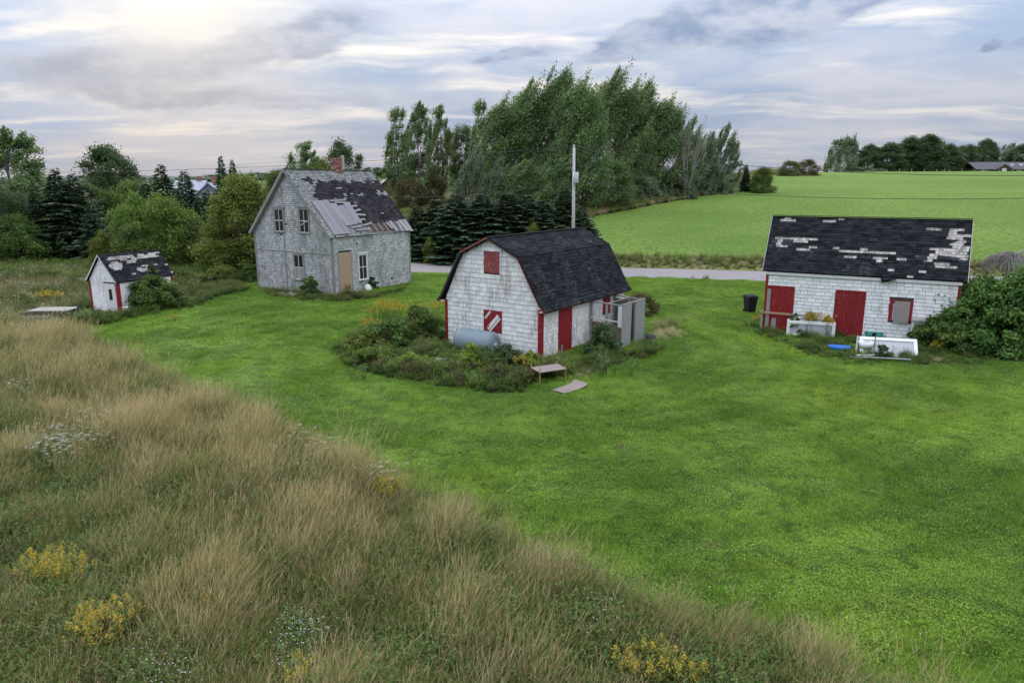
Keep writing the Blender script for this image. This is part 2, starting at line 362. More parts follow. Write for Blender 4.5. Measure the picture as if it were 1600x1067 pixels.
def prism(name, parent, mat, poly, d0, d1, axis='y', **kw):
    """poly in (a,z); extruded along axis ('y': a is x, 'x': a is y)"""
    n = len(poly); mk = (lambda a, z, d: (a, d, z)) if axis == 'y' else (lambda a, z, d: (d, a, z))
    v = [mk(a, z, d0) for a, z in poly] + [mk(a, z, d1) for a, z in poly]
    f = [tuple(range(n)), tuple(range(2 * n - 1, n - 1, -1))] + [(i, i + n, (i + 1) % n + n, (i + 1) % n) for i in range(n)]
    me = mesh_py(name, v, f); bm = bmesh.new(); bm.from_mesh(me); bmesh.ops.recalc_face_normals(bm, faces=bm.faces); bm.to_mesh(me); bm.free()
    return link(name, me, parent, mat, **kw)
def tube_arrays(pts, rads, k=7):
    pts = [Vector(p) for p in pts]; v = []; f = []
    for i, p in enumerate(pts):
        t = (pts[min(i + 1, len(pts) - 1)] - pts[max(i - 1, 0)]).normalized()
        a = t.cross(Vector((0, 0, 1))); a = a.normalized() if a.length > .05 else Vector((1, 0, 0)); b = t.cross(a)
        for j in range(k):
            q = 2 * math.pi * j / k; v.append(p + (a * math.cos(q) + b * math.sin(q)) * rads[i])
    for i in range(len(pts) - 1):
        for j in range(k): f.append((i * k + j, i * k + (j + 1) % k, (i + 1) * k + (j + 1) % k, (i + 1) * k + j))
    return v, f
def tubes(name, lst, parent=None, mat=None, k=7, caps=True, **kw):
    V, F = [], []
    for pts, rads in lst:
        v, f = tube_arrays(pts, rads, k); o = len(V); V += v; F += [tuple(i + o for i in q) for q in f]
        if caps: F.append(tuple(o + j for j in range(k))[::-1]); F.append(tuple(o + len(v) - k + j for j in range(k)))
    return link(name, mesh_py(name, V, F, smooth=True), parent, mat, **kw)
def lathe(name, prof, parent, mat, k=24, mtx=None, smooth=True, **kw):
    v = []; f = []
    for r, z in prof:
        for j in range(k): q = 2 * math.pi * j / k; v.append((r * math.cos(q), r * math.sin(q), z))
    for i in range(len(prof) - 1):
        for j in range(k): f.append((i * k + j, i * k + (j + 1) % k, (i + 1) * k + (j + 1) % k, (i + 1) * k + j))
    return link(name, mesh_py(name, v, f, smooth=smooth), parent, mat, mtx, **kw)

# shingle courses as real wedge-shaped pieces
def wedge8(u0, u1, v0, v1, t0, t1, s0=None, s1=None, z=0.):
    s0 = u0 if s0 is None else s0; s1 = u1 if s1 is None else s1
    return [(u0, v0, z), (u1, v0, z), (s1, v1, z), (s0, v1, z), (u0, v0, z + t0), (u1, v0, z + t0), (s1, v1, z + t1), (s0, v1, z + t1)]
UNITW = mesh_py('shingle', wedge8(0, 1, 0, 1, 1, .25), BOXF)
UNITS = {}
def conv_int(poly, v):
    xs = []; n = len(poly)
    for i in range(n):
        (a, b), (c, e) = poly[i], poly[(i + 1) % n]
        if (b <= v <= e) or (e <= v <= b):
            if abs(e - b) < 1e-9: xs += [a, c]
            else: xs.append(a + (c - a) * (v - b) / (e - b))
    return (min(xs), max(xs)) if len(xs) >= 2 else None
def shingles(parent, name, O, U, V, poly, holes, expo, wid, mat, skip=None, n_ind=0, thick=.02, gap=.008, seed=0, wob=.006, lift=0., wvar=.25, drop=0., shadow_gap=.010):
    R = random.Random(seed); O, U, V = Vector(O), Vector(U).normalized(), Vector(V).normalized(); N = U.cross(V)
    M = Matrix((( U.x, V.x, N.x, O.x), (U.y, V.y, N.y, O.y), (U.z, V.z, N.z, O.z), (0, 0, 0, 1)))
    vmin = min(p[1] for p in poly); vmax = max(p[1] for p in poly); pcs = []; r = 0; v = vmin
    while v < vmax - .02:
        v1 = min(v + expo, vmax); a = conv_int(poly, v + .001); b = conv_int(poly, v1 - .001)
        if a and b:
            u = a[0] - R.random() * wid; off = (r % 2) * wid * .5; u = a[0] - off
            cuts = [(h[0], h[1]) for h in holes if h[2] < v1 - .03 and h[3] > v + .03]
            while u < a[1]:
                w_ = wid * (1 + R.uniform(-wvar, wvar)); e0, e1 = max(u + gap / 2, a[0]), min(u + w_ - gap / 2, a[1]); u += w_
                segs = [(e0, e1)]
                for c0, c1 in cuts:
                    ns = []
                    for s0, s1 in segs:
                        if s1 <= c0 or s0 >= c1: ns.append((s0, s1)); continue
                        if s0 < c0: ns.append((s0, c0))
                        if s1 > c1: ns.append((c1, s1))
                    segs = ns
                for s0, s1 in segs:
                    if s1 - s0 < .025: continue
                    t0 = min(max(s0, b[0]), b[1]); t1 = max(min(s1, b[1]), b[0])
                    if s0 > b[0]: t0 = s0
                    if s1 < b[1]: t1 = s1
                    if t1 < t0: t0 = t1 = (t0 + t1) / 2
                    if skip and skip((s0 + s1) / 2, (v + v1) / 2, R): continue
                    if drop and R.random() < drop: continue
                    pcs.append((s0, s1, v + shadow_gap + R.uniform(-wob, wob), v1 + .004, t0, t1, thick * R.uniform(.8, 1.25), R.random()))  # gap under each butt bares the backing, standing in for its shadow line
        v = v1; r += 1
    root_ = parent
    while root_.parent: root_ = root_.parent
    RM = Matrix.Translation(root_.location) @ root_.rotation_euler.to_matrix().to_4x4()
    cpos = Vector((0, 0, CAMH))
    pcs.sort(key=lambda q: ((RM @ (M @ Vector(((q[0] + q[1]) / 2, q[2], 0)))) - cpos).length)
    key = mat
    if key not in UNITS: UNITS[key] = UNITW.copy(); UNITS[key].materials.append(MATS[mat]); UNITS[key].name = 'shingle_unit'
    for q in pcs[:n_ind]:
        s0, s1, v0, v1, t0, t1, th, tn = q
        if abs(t0 - s0) < 1e-4 and abs(t1 - s1) < 1e-4:
            link(name, UNITS[key], parent, None, M @ Matrix.Translation((s0, v0, lift)) @ Matrix.Diagonal((s1 - s0, v1 - v0, th, 1)))
        else: link(name, mesh_py(name, [(*p[:2], p[2] + lift) for p in wedge8(s0, s1, v0, v1, th, th * .25, t0, t1)], BOXF), parent, mat, M)
    rest = pcs[n_ind:]
    if rest:
        vv = []; tt = []
        for s0, s1, v0, v1, t0, t1, th, tn in rest: vv += wedge8(s0, s1, v0, v1, th, th * .25, t0, t1, lift); tt += [tn] * 8
        vv = np.array(vv); ff = (np.arange(len(rest))[:, None, None] * 8 + np.array(BOXF)[None]).reshape(-1, 4)
        link(name if n_ind == 0 else name + '_rest', mesh_np(name, vv, ff, [mat], {'tone': tt}), parent, None, M, kind='stuff')
    return len(pcs)

# ------------------------------------------------------------------ terrain
RN = Vector((math.sin(rad(11.7)), math.cos(rad(11.7)))); RP = Vector((-10, 68.75))
def sstep(a, b, x): x = min(max((x - a) / (b - a), 0), 1); return x * x * (3 - 2 * x)
def terr(x, y):
    s = (x - RP.x) * RN.x + (y - RP.y) * RN.y
    z = 0.0
    if s > 0:
        t = min(s / 155, 1); f = 1 - (1 - t) ** 1.35; f *= sstep(-6, 14, s) * 1.0 if s < 14 else 1
        q = x / max(y, 1); z = 10.9 * f * (.55 + .45 * sstep(-.62, -.22, q))
        if s > 155: z -= min((s - 155) * .012, 6)
        z += .25 * noise.noise(Vector((x * .02, y * .02, 0))) * sstep(5, 60, s)
    z += .05 * noise.noise(Vector((x * .12, y * .12, 3))) * (1 - .0 * s)
    return z
def roadpt(a, s): t = Vector((RN.y, -RN.x)); return (RP + t * a + RN * s)
road_poly = [tuple(roadpt(a, s)) for a, s in ((-160, -6.6), (160, -6.6), (160, 0), (-160, 0))]
K = .90
bline = [(14, 3.0), (7.2, 7.6), (5.18 * .95, 9.55 * .95), (3.9, 10.6), (3.43 * K, 11.21 * K), (1.32 * K, 13.21 * K), (0, 14.61 * K), (-2.28 * K, 16.68 * K), (-4.79 * K, 19.1 * K), (-8.73 * K, 22.93 * K), (-14.48 * K, 27.99 * K), (-21.2, 33.6), (-24.3, 37.3), (-22.1, 40.3), (-20.6, 44.2), (-20.2, 48), (-19.6, 51), (-20.5, 54), (-15.5, 62.0)]
rn0 = roadpt(-6, -6.6); rn1 = roadpt(80, -6.6)
lawn_poly = bline + [tuple(roadpt(-4, -6.62)), tuple(roadpt(85, -6.62)), (90, 3)]
field_poly = [tuple(roadpt(17, 5.5)), tuple(at(912, 350, 88).xy), tuple(at(925, 328, 100).xy), (at(1100, 308, 125).x, 125), (at(1165, 294, 150).x, 150), (at(1205, 286, 185).x, 185), (at(1235, 280, 216).x, 216), (at(1240, 280, 260).x, 262), (300, 262), tuple(roadpt(220, 5.5))]
verge_poly = [tuple(roadpt(-10, .02)), tuple(roadpt(150, .02)), tuple(roadpt(150, 5.48)), tuple(roadpt(-10, 5.48))]
def inside(p, poly):
    x, y = p; c = False; j = len(poly) - 1
    for i in range(len(poly)):
        xi, yi = poly[i]; xj, yj = poly[j]
        if (yi > y) != (yj > y) and x < (xj - xi) * (y - yi) / (yj - yi) + xi: c = not c
        j = i
    return c
def build_ground():
    pts = []
    def grid(x0, x1, y0, y1, s, ex=None):
        for i in range(int((x1 - x0) / s) + 1):
            for j in range(int((y1 - y0) / s) + 1):
                x, y = x0 + i * s, y0 + j * s
                if ex and ex[0] < x < ex[1] and ex[2] < y < ex[3]: continue
                pts.append((x + random.uniform(-.1, .1) * s, y + random.uniform(-.1, .1) * s))
    grid(-60, 70, 0, 80, 1.6); grid(-150, 260, 0, 290, 6, (-60, 70, 0, 80)); grid(-900, 1100, -60, 1500, 60, (-150, 260, 0, 290))
    pts += [(-6000, -300), (6000, -300), (6000, 7000), (-6000, 7000), (0, 7000), (-3000, 3000), (3000, 3000)]
    ed = []
    for poly in (road_poly, lawn_poly, field_poly, verge_poly):
        o = len(pts); n = 0; P_ = []
        for i in range(len(poly)):
            a, b = Vector(poly[i]), Vector(poly[(i + 1) % len(poly)]); L = (b - a).length; k = max(1, int(L / 2.5))
            for q in range(k): P_.append(a.lerp(b, q / k))
        for i in range(len(P_)): ed.append((o + i, o + (i + 1) % len(P_)))
        pts += [tuple(p) for p in P_]
    v, e, f, *_ = geometry.delaunay_2d_cdt([Vector(p) for p in pts], ed, [], 0, 1e-3)
    zones = {'road': [], 'hayfield': [], 'road_verge': [], 'lawn': [], 'meadow_ground': [], 'far_ground': []}
    for t in f:
        c = (v[t[0]] + v[t[1]] + v[t[2]]) / 3
        z = 'road' if inside(c, road_poly) else 'road_verge' if inside(c, verge_poly) else 'hayfield' if inside(c, field_poly) else 'lawn' if inside(c, lawn_poly) else ('meadow_ground' if c.y < 170 and abs(c.x) < 150 else 'far_ground')
        zones[z].append(tuple(t))
    zs = [terr(p.x, p.y) for p in v]
    mm = {'road': 'road_asphalt', 'hayfield': 'field_grass', 'road_verge': 'verge_ground', 'lawn': 'lawn', 'meadow_ground': 'meadow_ground', 'far_ground': 'far_ground'}
    for z, fs in zones.items():
        ids = sorted({i for t in fs for i in t}); mp = {a: b for b, a in enumerate(ids)}
        me = mesh_py(z, [(v[i].x, v[i].y, zs[i]) for i in ids], [tuple(mp[i] for i in t) for t in fs], smooth=True)
        link(z, me, None, mm[z], kind='structure')
build_ground()
# far wooded hills
def hill(name, x0, x1, y, h, seed, amp):
    n = 160; v = []; f = []
    for i in range(n + 1):
        x = x0 + (x1 - x0) * i / n; e = math.sin(math.pi * i / n) ** .5
        top = (h + amp * noise.noise(Vector((x * .004, seed, 0))) + amp * .35 * noise.noise(Vector((x * .03, seed, 5)))) * e
        v += [(x, y, -4), (x, y + 60, top * .6), (x, y + 160, top), (x, y + 500, -4)]
    for i in range(n):
        for j in range(3): f.append((i * 4 + j, i * 4 + 4 + j, i * 4 + 5 + j, i * 4 + 1 + j))
    link(name, mesh_py(name, v, f, smooth=True), None, 'hazy_hill_woods', kind='structure')
hill('hills', -1300, 600, 1300, 27, 2, 14)
hill('hills', -1800, 1500, 2100, 40, 9, 20)

# ------------------------------------------------------------------ windows, doors
def window(parent, x0, x1, z0, z1, axis='y', d=0., cols=2, sashes=2, frame='grey_wood', sash='white_trim', lower=None, **kw):
    """built on the wall plane: axis 'y' faces -y at y=d, axis 'x' faces +x at x=d"""
    def bx(a0, a1, zz0, zz1, t0, t1):
        return (a0, a1, d - t1, d - t0, zz0, zz1) if axis == 'y' else (d + t0, d + t1, a0, a1, zz0, zz1)
    w_ = .11
    wd = box('window', parent, frame, bx(x0 - .06, x1 + .06, z1, z1 + .09, .0, .10), bev=.004, **kw)
    for b in ((x0, x0 + w_, z0, z1), (x1 - w_, x1, z0, z1), (x0 + w_, x1 - w_, z1 - w_, z1), ): box('frame', wd, frame, bx(*b, .0, .065), bev=.003)
    box('sill', wd, frame, bx(x0 - .05, x1 + .05, z0 - .04, z0 + .05, .0, .09), bev=.004)
    gx0, gx1, gz0, gz1 = x0 + w_, x1 - w_, z0 + .05, z1 - w_
    s_ = .05; ch = (gz1 - gz0) / sashes; cw = (gx1 - gx0) / cols
    for r in range(sashes):
        for c in range(cols):
            m_ = lower if (lower and r == 0) else 'dark_glass'
            box('pane', wd, m_, bx(gx0 + c * cw + s_ / 2, gx0 + (c + 1) * cw - s_ / 2, gz0 + r * ch + s_ / 2, gz0 + (r + 1) * ch - s_ / 2, .003, .02), bev=0)
    for r in range(sashes + 1): box('rail', wd, sash, bx(gx0, gx1, gz0 + r * ch - s_ / 2, gz0 + r * ch + s_ / 2, .004, .04), bev=0)
    for c in range(cols + 1):
        for r in range(sashes): box('muntin', wd, sash, bx(gx0 + c * cw - s_ / 2.6, gx0 + c * cw + s_ / 2.6, gz0 + r * ch + s_ / 2, gz0 + (r + 1) * ch - s_ / 2, .004, .036), bev=0)
    return wd
def plank_door(parent, x0, x1, z0, z1, mat, axis='y', d=0., n=6, th=.03, name='door', frame=None, **kw):
    def bx(a0, a1, zz0, zz1, t0, t1):
        return (a0, a1, d - t1, d - t0, zz0, zz1) if axis == 'y' else (d + t0, d + t1, a0, a1, zz0, zz1)
    dr = box(name, parent, 'dark_wood', bx(x0, x1, z0, z1, .0, .012), bev=0, **kw)
    wv = (x1 - x0) / n
    for i in range(n): box('plank', dr, mat, bx(x0 + i * wv + .004, x0 + (i + 1) * wv - .004, z0 + random.uniform(0, .03), z1 - .01, .012, th + random.uniform(0, .008)), bev=.003)
    if frame:
        for b in ((x0 - .09, x0 - .002, z0, z1 + .09), (x1 + .002, x1 + .09, z0, z1 + .09), (x0, x1, z1 + .002, z1 + .09)): box('frame', dr, frame, bx(*b, .0, .045), bev=.003)
    return dr

# ================================================================== MIDDLE BARN (gambrel)
mb = empty('barn', 'white shingled gambrel barn with black curved roof and red corner boards, middle of the lawn', 'barn', (-3.146, 33.066, 0), -.608)
Wd, Ln, EV, KZ, RZ, KO = 5.367, 8.106, 2.222, 4.369, 5.118, 1.609
cx = Wd / 2
prof = [(0, -.35), (Wd, -.35), (Wd, EV), (cx + KO, KZ), (cx, RZ), (cx - KO, KZ), (0, EV)]
fw = prism('wall', mb, 'dark_wood', prof, .0, .12, label='white shingled gable wall with streaks of dark mould')
bw = prism('wall', mb, 'old_cedar', prof, Ln - .12, Ln)
sw = box('wall', mb, 'dark_wood', (Wd - .12, Wd, .121, Ln - .121, -.35, EV), bev=0)
lw = box('wall', mb, 'old_cedar', (0, .12, .121, Ln - .121, -.35, EV), bev=0)
hatch = (2.30, 3.17, 3.60, 4.56); bwin = (2.32, 3.24, .90, 1.90)
shingles(fw, 'shingle', (0, 0, 0), (1, 0, 0), (0, 0, 1), [(p[0], p[1]) for p in prof], [hatch[:2] + hatch[2:], bwin], .205, .33, 'white_shingle', n_ind=300, thick=.024, seed=1, wob=.006, shadow_gap=.016, gap=.012)
shingles(sw, 'side_shingle', (Wd, 0, 0), (0, 1, 0), (0, 0, 1), [(.13, -.35), (Ln, -.35), (Ln, EV - .1), (.13, EV - .1)], [(1.44, 2.66, -.4, 2.12), (5.7, 6.5, 1.2, 1.85)], .18, .26, 'white_shingle', n_ind=0, thick=.02, seed=2, wob=.008, shadow_gap=.012)
box('corner_board', mb, 'red_paint', (Wd - .14, Wd + .04, -.045, -.002, -.3, EV - .02)); box('corner_board', mb, 'red_paint', (Wd + .002, Wd + .045, -.0, .16, -.3, EV - .02))
box('corner_board', mb, 'red_paint', (-.03, .13, -.045, -.002, -.3, EV - .04))
ht = plank_door(mb, *hatch[:2], *hatch[2:], 'faded_red', n=5, name='loft_hatch')
# striped shutter: red panel with slanting white boards
sh = box('window', mb, 'red_paint', (bwin[0], bwin[1], -.02, -.001, bwin[2], bwin[3]), bev=0, label='red window board crossed by slanting white boards')
def slant(x0, z0, x1, z1, wd_, m):
    L = math.hypot(x1 - x0, z1 - z0); a = math.atan2(z1 - z0, x1 - x0)
    box('slat', sh, m, (-L / 2, L / 2, -.018, 0, -wd_ / 2, wd_ / 2), Matrix.Translation(((x0 + x1) / 2, -.022 - random.uniform(0, .006), (z0 + z1) / 2)) @ Matrix.Rotation(-a, 4, 'Y'), bev=.003)
slant(2.36, 1.52, 2.66, 1.86, .10, 'white_wood'); slant(2.50, 1.05, 3.10, 1.70, .16, 'white_wood'); slant(2.62, .95, 3.20, 1.58, .09, 'white_wood'); slant(2.38, .98, 2.60, 1.22, .06, 'faded_red')
for b in ((bwin[0] - .05, bwin[0], bwin[2] - .3, bwin[3] + .04),): box('frame', sh, 'red_paint', (b[0], b[1], -.04, -.001, b[2], b[3]))
box('frame', sh, 'red_paint', (bwin[1] - .0, bwin[1] + .05, -.04, -.001, bwin[2], bwin[3] + .04))
plank_door(mb, 1.46, 2.64, -.30, 2.10, 'red_paint', axis='x', d=Wd, n=6, label='narrow red plank door in the side wall')
box('board', mb, 'grey_wood', (Wd + .05, Wd + .09, 1.62, 1.74, -.2, .35))
bx_ = box('window', mb, 'red_paint', (Wd + .001, Wd + .04, 5.7, 6.5, 1.2, 1.85), bev=.003, label='small red boarded window inside the roofless pen')
box('board', mb, 'board_grey', (.64, 2.1, -.06, -.026, -.05, .84), label='grey board leaning on the gable behind the tank')
# roof planes, flared at the eave
ov = .22
FL = [(cx - KO - .03, KZ + .03), (-.10, EV + .16), (-.34, EV - .10)]
def roof_strip(name, pa, pb, y0, y1, th, mat, parent, mirror=False):
    (xa, za), (xb, zb) = pa, pb
    if mirror: xa, xb = Wd - xa, Wd - xb
    nx, nz = -(zb - za), (xb - xa); l = math.hypot(nx, nz); nx, nz = nx / l * th, nz / l * th
    if nz > 0: nx, nz = -nx, -nz
    return prism(name, parent, mat, [(xa, za), (xb, zb), (xb + nx, zb + nz), (xa + nx, za + nz)], y0, y1)
roof = prism('roof', mb, 'tar', [(cx - KO, KZ + .02), (cx, RZ + .02), (cx + KO, KZ + .02), (cx + KO, KZ + .07), (cx, RZ + .075), (cx - KO, KZ + .07)], -ov, Ln + ov)
for mir in (False, True):
    roof_strip('roof_deck', (cx - KO, KZ + .068), FL[1], -ov, Ln + ov, .06, 'tar', roof, mir)
    roof_strip('roof_deck', FL[1], FL[2], -ov, Ln + ov, .05, 'tar', roof, mir)
def plane_pts(pa, pb, mirror=True):
    (xa, za), (xb, zb) = pa, pb
    if mirror: xa, xb = Wd - xa, Wd - xb
    return (xa, za), (xb, zb)
# visible (right) slopes get single shingles
A, B = plane_pts((cx - KO, KZ + .072), FL[1]); L1 = math.hypot(A[0] - B[0], A[1] - B[1])
shingles(roof, 'roof_shingle', (B[0], -ov, B[1]), (0, 1, 0), (A[0] - B[0], 0, A[1] - B[1]), [(0, 0), (Ln + 2 * ov, 0), (Ln + 2 * ov, L1), (0, L1)], [], .165, .34, 'asphalt_shingle', n_ind=300, thick=.018, seed=3, wob=.01, gap=.012, drop=.012)
A2, B2 = plane_pts(FL[1], FL[2]); L2 = math.hypot(A2[0] - B2[0], A2[1] - B2[1])
shingles(roof, 'eave_shingle', (B2[0], -ov, B2[1] + .004), (0, 1, 0), (A2[0] - B2[0], 0, A2[1] - B2[1]), [(0, 0), (Ln + 2 * ov, 0), (Ln + 2 * ov, L2), (0, L2)], [], .165, .34, 'asphalt_shingle', thick=.014, seed=4, wob=.01, gap=.012)
A3, B3 = (cx, RZ + .078), (cx + KO + .03, KZ + .06); L3 = math.hypot(A3[0] - B3[0], A3[1] - B3[1])
shingles(roof, 'upper_shingle', (B3[0], -ov, B3[1]), (0, 1, 0), (A3[0] - B3[0], 0, A3[1] - B3[1]), [(0, 0), (Ln + 2 * ov, 0), (Ln + 2 * ov, L3), (0, L3)], [], .15, .34, 'asphalt_shingle', thick=.020, seed=5, wob=.008, gap=.012)
box('ridge_cap', roof, 'tar', (cx - .09, cx + .09, -ov - .01, Ln + ov, RZ + .085, RZ + .125))
# rake boards
def rake(pa, pb, y, mat, wd_=.085, name='rake_board', parent=None, th=.03, dz=-.02):
    (xa, za), (xb, zb) = pa, pb; L = math.hypot(xb - xa, zb - za); a = math.atan2(zb - za, xb - xa)
    box(name, parent or mb, mat, (-L / 2, L / 2, -th, 0, -wd_, 0), Matrix.Translation(((xa + xb) / 2, y, (za + zb) / 2 + dz)) @ Matrix.Rotation(-a, 4, 'Y'), bev=.003)
for s_ in (0, 1):
    f_ = lambda x: Wd - x if s_ else x
    rake((f_(cx - KO), KZ + .06), (f_(FL[1][0]), FL[1][1]), -ov + .03, 'faded_red' if s_ else 'dark_wood')
    rake((f_(FL[1][0]), FL[1][1]), (f_(FL[2][0]), FL[2][1]), -ov + .03, 'faded_red' if s_ else 'dark_wood', .07)
    rake((cx, RZ + .07), (f_(cx - KO), KZ + .065), -ov + .03, 'dark_wood' if s_ else 'faded_red', .09)
    xe = Wd + .25 if s_ else -.28
    box('fascia', mb, 'faded_red', (xe, xe + .03, -ov, Ln + ov, EV - .17, EV - .07))
    x0_, x1_ = (Wd + .002, Wd + .25) if s_ else (-.25, -.002)
    box('soffit', mb, 'white_wood', (x0_, x1_, -ov + .04, Ln + ov, EV - .12, EV - .08), bev=0)

# roofless pen (weathered panels) built on the barn's side
pen = empty('animal_pen', 'roofless pen of grey weathered panels on posts beside the middle barn', 'pen', mb.location, mb.rotation_euler.z)
q0, q1, q2, q3 = Vector((Wd + .06, 4.38)), Vector((7.30, 3.95)), Vector((7.35, 6.35)), Vector((Wd + .06, 6.9))
def panel(nm, a, b, z0, z1, th, mat, **kw):
    a, b = Vector(a), Vector(b); L = (b - a).length; ang = math.atan2(b.y - a.y, b.x - a.x)
    return box(nm, pen, mat, (0, L, -th / 2, th / 2, z0, z1), Matrix.Translation((a.x, a.y, 0)) @ Matrix.Rotation(ang, 4, 'Z'), **kw)
def lerp2(a, b, t): return a.lerp(b, t)
panel('board', q0, q1, -.3, 1.05, .03, 'brown_board', label='brown low board wall of the pen')
def post(p, z1, mat='grey_wood', r=.05): return box('post', pen, mat, (p[0] - r, p[0] + r, p[1] - r, p[1] + r, -.3, z1))
post(q0 + Vector((.05, 0)), 2.05); post(lerp2(q0, q1, .52), 2.02); post(q3, 2.0); post(lerp2(q3, q2, .5), 1.95)
panel('rail', q0 + Vector((0, -.04)), q1, 1.98, 2.05, .05, 'grey_wood'); panel('rail', q0 + Vector((0, -.06)), lerp2(q0, q1, .98) + Vector((0, -.06)), 1.20, 1.26, .03, 'white_wood', label='thin white rail')
panel('board', lerp2(q0, q1, .90) + Vector((0, -.07)), q1 + Vector((.02, -.07)), .98, 1.98, .03, 'white_wood', label='short white upright board')
panel('panel', q1, lerp2(q1, q2, .40), -.25, 2.02, .035, 'panel_grey'); panel('panel', lerp2(q1, q2, .62), q2, -.25, 2.02, .035, 'panel_grey')
panel('rail', q1, q2, 2.02, 2.08, .06, 'grey_wood'); panel('panel', q2, lerp2(q2, q3, .99), -.25, 1.85, .03, 'brown_board')
panel('panel', lerp2(q1, q2, .30) - Vector((.35, 0)), lerp2(q1, q2, .75) - Vector((.35, 0)), -.25, 1.75, .03, 'dark_wood'); panel('rail', q2, q3, 1.95, 2.01, .05, 'grey_wood')  # dark sheet behind the panel gap, coloured to make the inside read dark
panel('rail', lerp2(q0, q1, .5), lerp2(q3, q2, .5), 1.96, 2.01, .05, 'grey_wood')
post(lerp2(q1, q2, .60), 2.0, 'grey_wood', .045); post(q1 - Vector((.04, -.06)), 2.0); post(q2 - Vector((.06, .06)), 2.0)
bg_ = box('feed_sack', None, 'enamel_panel', (-.22, .22, -.3, .3, 0, .5), Matrix.Translation(mb.matrix_world.to_translation()), bev=.08)
bg_.location = Vector(mb.location) + Matrix.Rotation(-.608, 3, 'Z') @ Vector((6.9, 5.2, 0)); tag(bg_, 'bluish bundle seen through the gap in the grey pen panels', 'bundle')

# ================================================================== RIGHT BARN
rb = empty('barn', 'long low white shingled barn with patched black roof and two red doors, at right', 'barn', (13.234, 36.435, 0), -.506)
RL, RW, RE, RR = 8.6, 3.438, 3.229, 5.751
frw = box('wall', rb, 'dark_wood', (0, RL, 0, .12, -.3, RE), bev=0, label='long front wall of white shingles')
gp = [(0, -.3), (RW, -.3), (RW, RE), (RW / 2, RR), (0, RE)]
lwl = prism('wall', rb, 'old_cedar', [(.121, -.3)] + gp[1:] + [(.121, RE)], 0, .12, axis='x'); rwl = prism('wall', rb, 'old_cedar', [(.121, -.3)] + gp[1:] + [(.121, RE)], RL - .12, RL, axis='x')
box('wall', rb, 'old_cedar', (.121, RL - .121, RW - .12, RW, -.3, RE), bev=0)
D1, D2, RWn = (.16, 1.34, -.1, 2.30), (3.42, 4.62, -.1, 2.28), (5.76, 6.76, 1.04, 2.05)
shingles(frw, 'shingle', (0, 0, 0), (1, 0, 0), (0, 0, 1), [(.1, -.3), (RL - .02, -.3), (RL - .02, RE - .02), (.1, RE - .02)], [D1, D2, RWn], .178, .37, 'clean_white_shingle', n_ind=300, thick=.022, seed=11, wob=.004, wvar=.10, shadow_gap=.016, gap=.012)
shingles(rwl, 'gable_shingle', (RL, 0, 0), (0, 1, 0), (0, 0, 1), [(.0, -.3), (RW, -.3), (RW, RE), (RW / 2, RR - .05), (.0, RE)], [], .178, .35, 'clean_white_shingle', thick=.018, seed=12)
box('corner_board', rb, 'red_paint', (-.03, .10, -.04, -.002, -.2, RE - .02)); box('corner_board', rb, 'red_paint', (RL - .12, RL + .0, -.045, -.021, 1.0, RE - .15))
d1 = plank_door(rb, *D1, 'red_paint', n=6, label='left red plank door with grey jamb', frame='red_paint')
box('jamb', d1, 'grey_wood', (.10, .28, -.075, -.048, .2, 2.2)); box('patch', d1, 'panel_grey', (.42, .64, -.07, -.042, .02, .68))
plank_door(rb, *D2, 'red_paint', n=7, label='right red plank door', frame='red_paint')
rw_ = box('window', rb, 'dark_glass', (RWn[0], RWn[1], -.02, -.001, RWn[2], RWn[3]), bev=0, label='red framed window half covered by a grey board')
for b in ((5.76, 5.92, 1.04, 2.05), (6.60, 6.76, 1.04, 2.05), (5.92, 6.60, 1.97, 2.05)): box('frame', rw_, 'red_paint', (b[0], b[1], -.05, -.021, b[2], b[3]), bev=.003)
box('board', rw_, 'board_grey', (5.98, 6.63, -.10, -.06, .95, 2.02), bev=.004); box('sash', rw_, 'white_trim', (5.925, 5.97, -.04, -.021, 1.1, 1.9), bev=0)
sln = math.hypot(RW / 2, RR - RE); O1, O2 = .22, .20
eo = Vector((0, -RW / 2, RE - RR)).normalized() * O1
rf = empty('roof', None, None); del_keys = [k for k in ('label', 'category') if k in rf]; rf.parent = rb
def slab(parent, name, x0, x1, pts, th, mat):   # pts [(y,z),(y,z)] along the slope, thickness downwards
    (ya, za), (yb, zb) = pts; ny, nz = -(zb - za), (yb - ya); l = math.hypot(ny, nz); ny, nz = ny / l * th, nz / l * th
    if nz > 0: ny, nz = -ny, -nz
    return prism(name, parent, mat, [(ya, za), (yb, zb), (yb + ny, zb + nz), (ya + ny, za + nz)], x0, x1, axis='x')
bpy.data.objects.remove(rf)
yE, zE = eo.y, RE + eo.z + .10
rf = slab(rb, 'roof', -O2, RL + O2, [(yE, zE), (RW / 2, RR + .10)], .08, 'tar')
slab(rf, 'roof_deck', -O2, RL + O2, [(RW - yE, zE), (RW / 2 + .002, RR + .10)], .08, 'tar')
SV = (0, RW / 2 - yE, RR + .10 - zE); SL = math.hypot(SV[1], SV[2]); TW = RL + 2 * O2
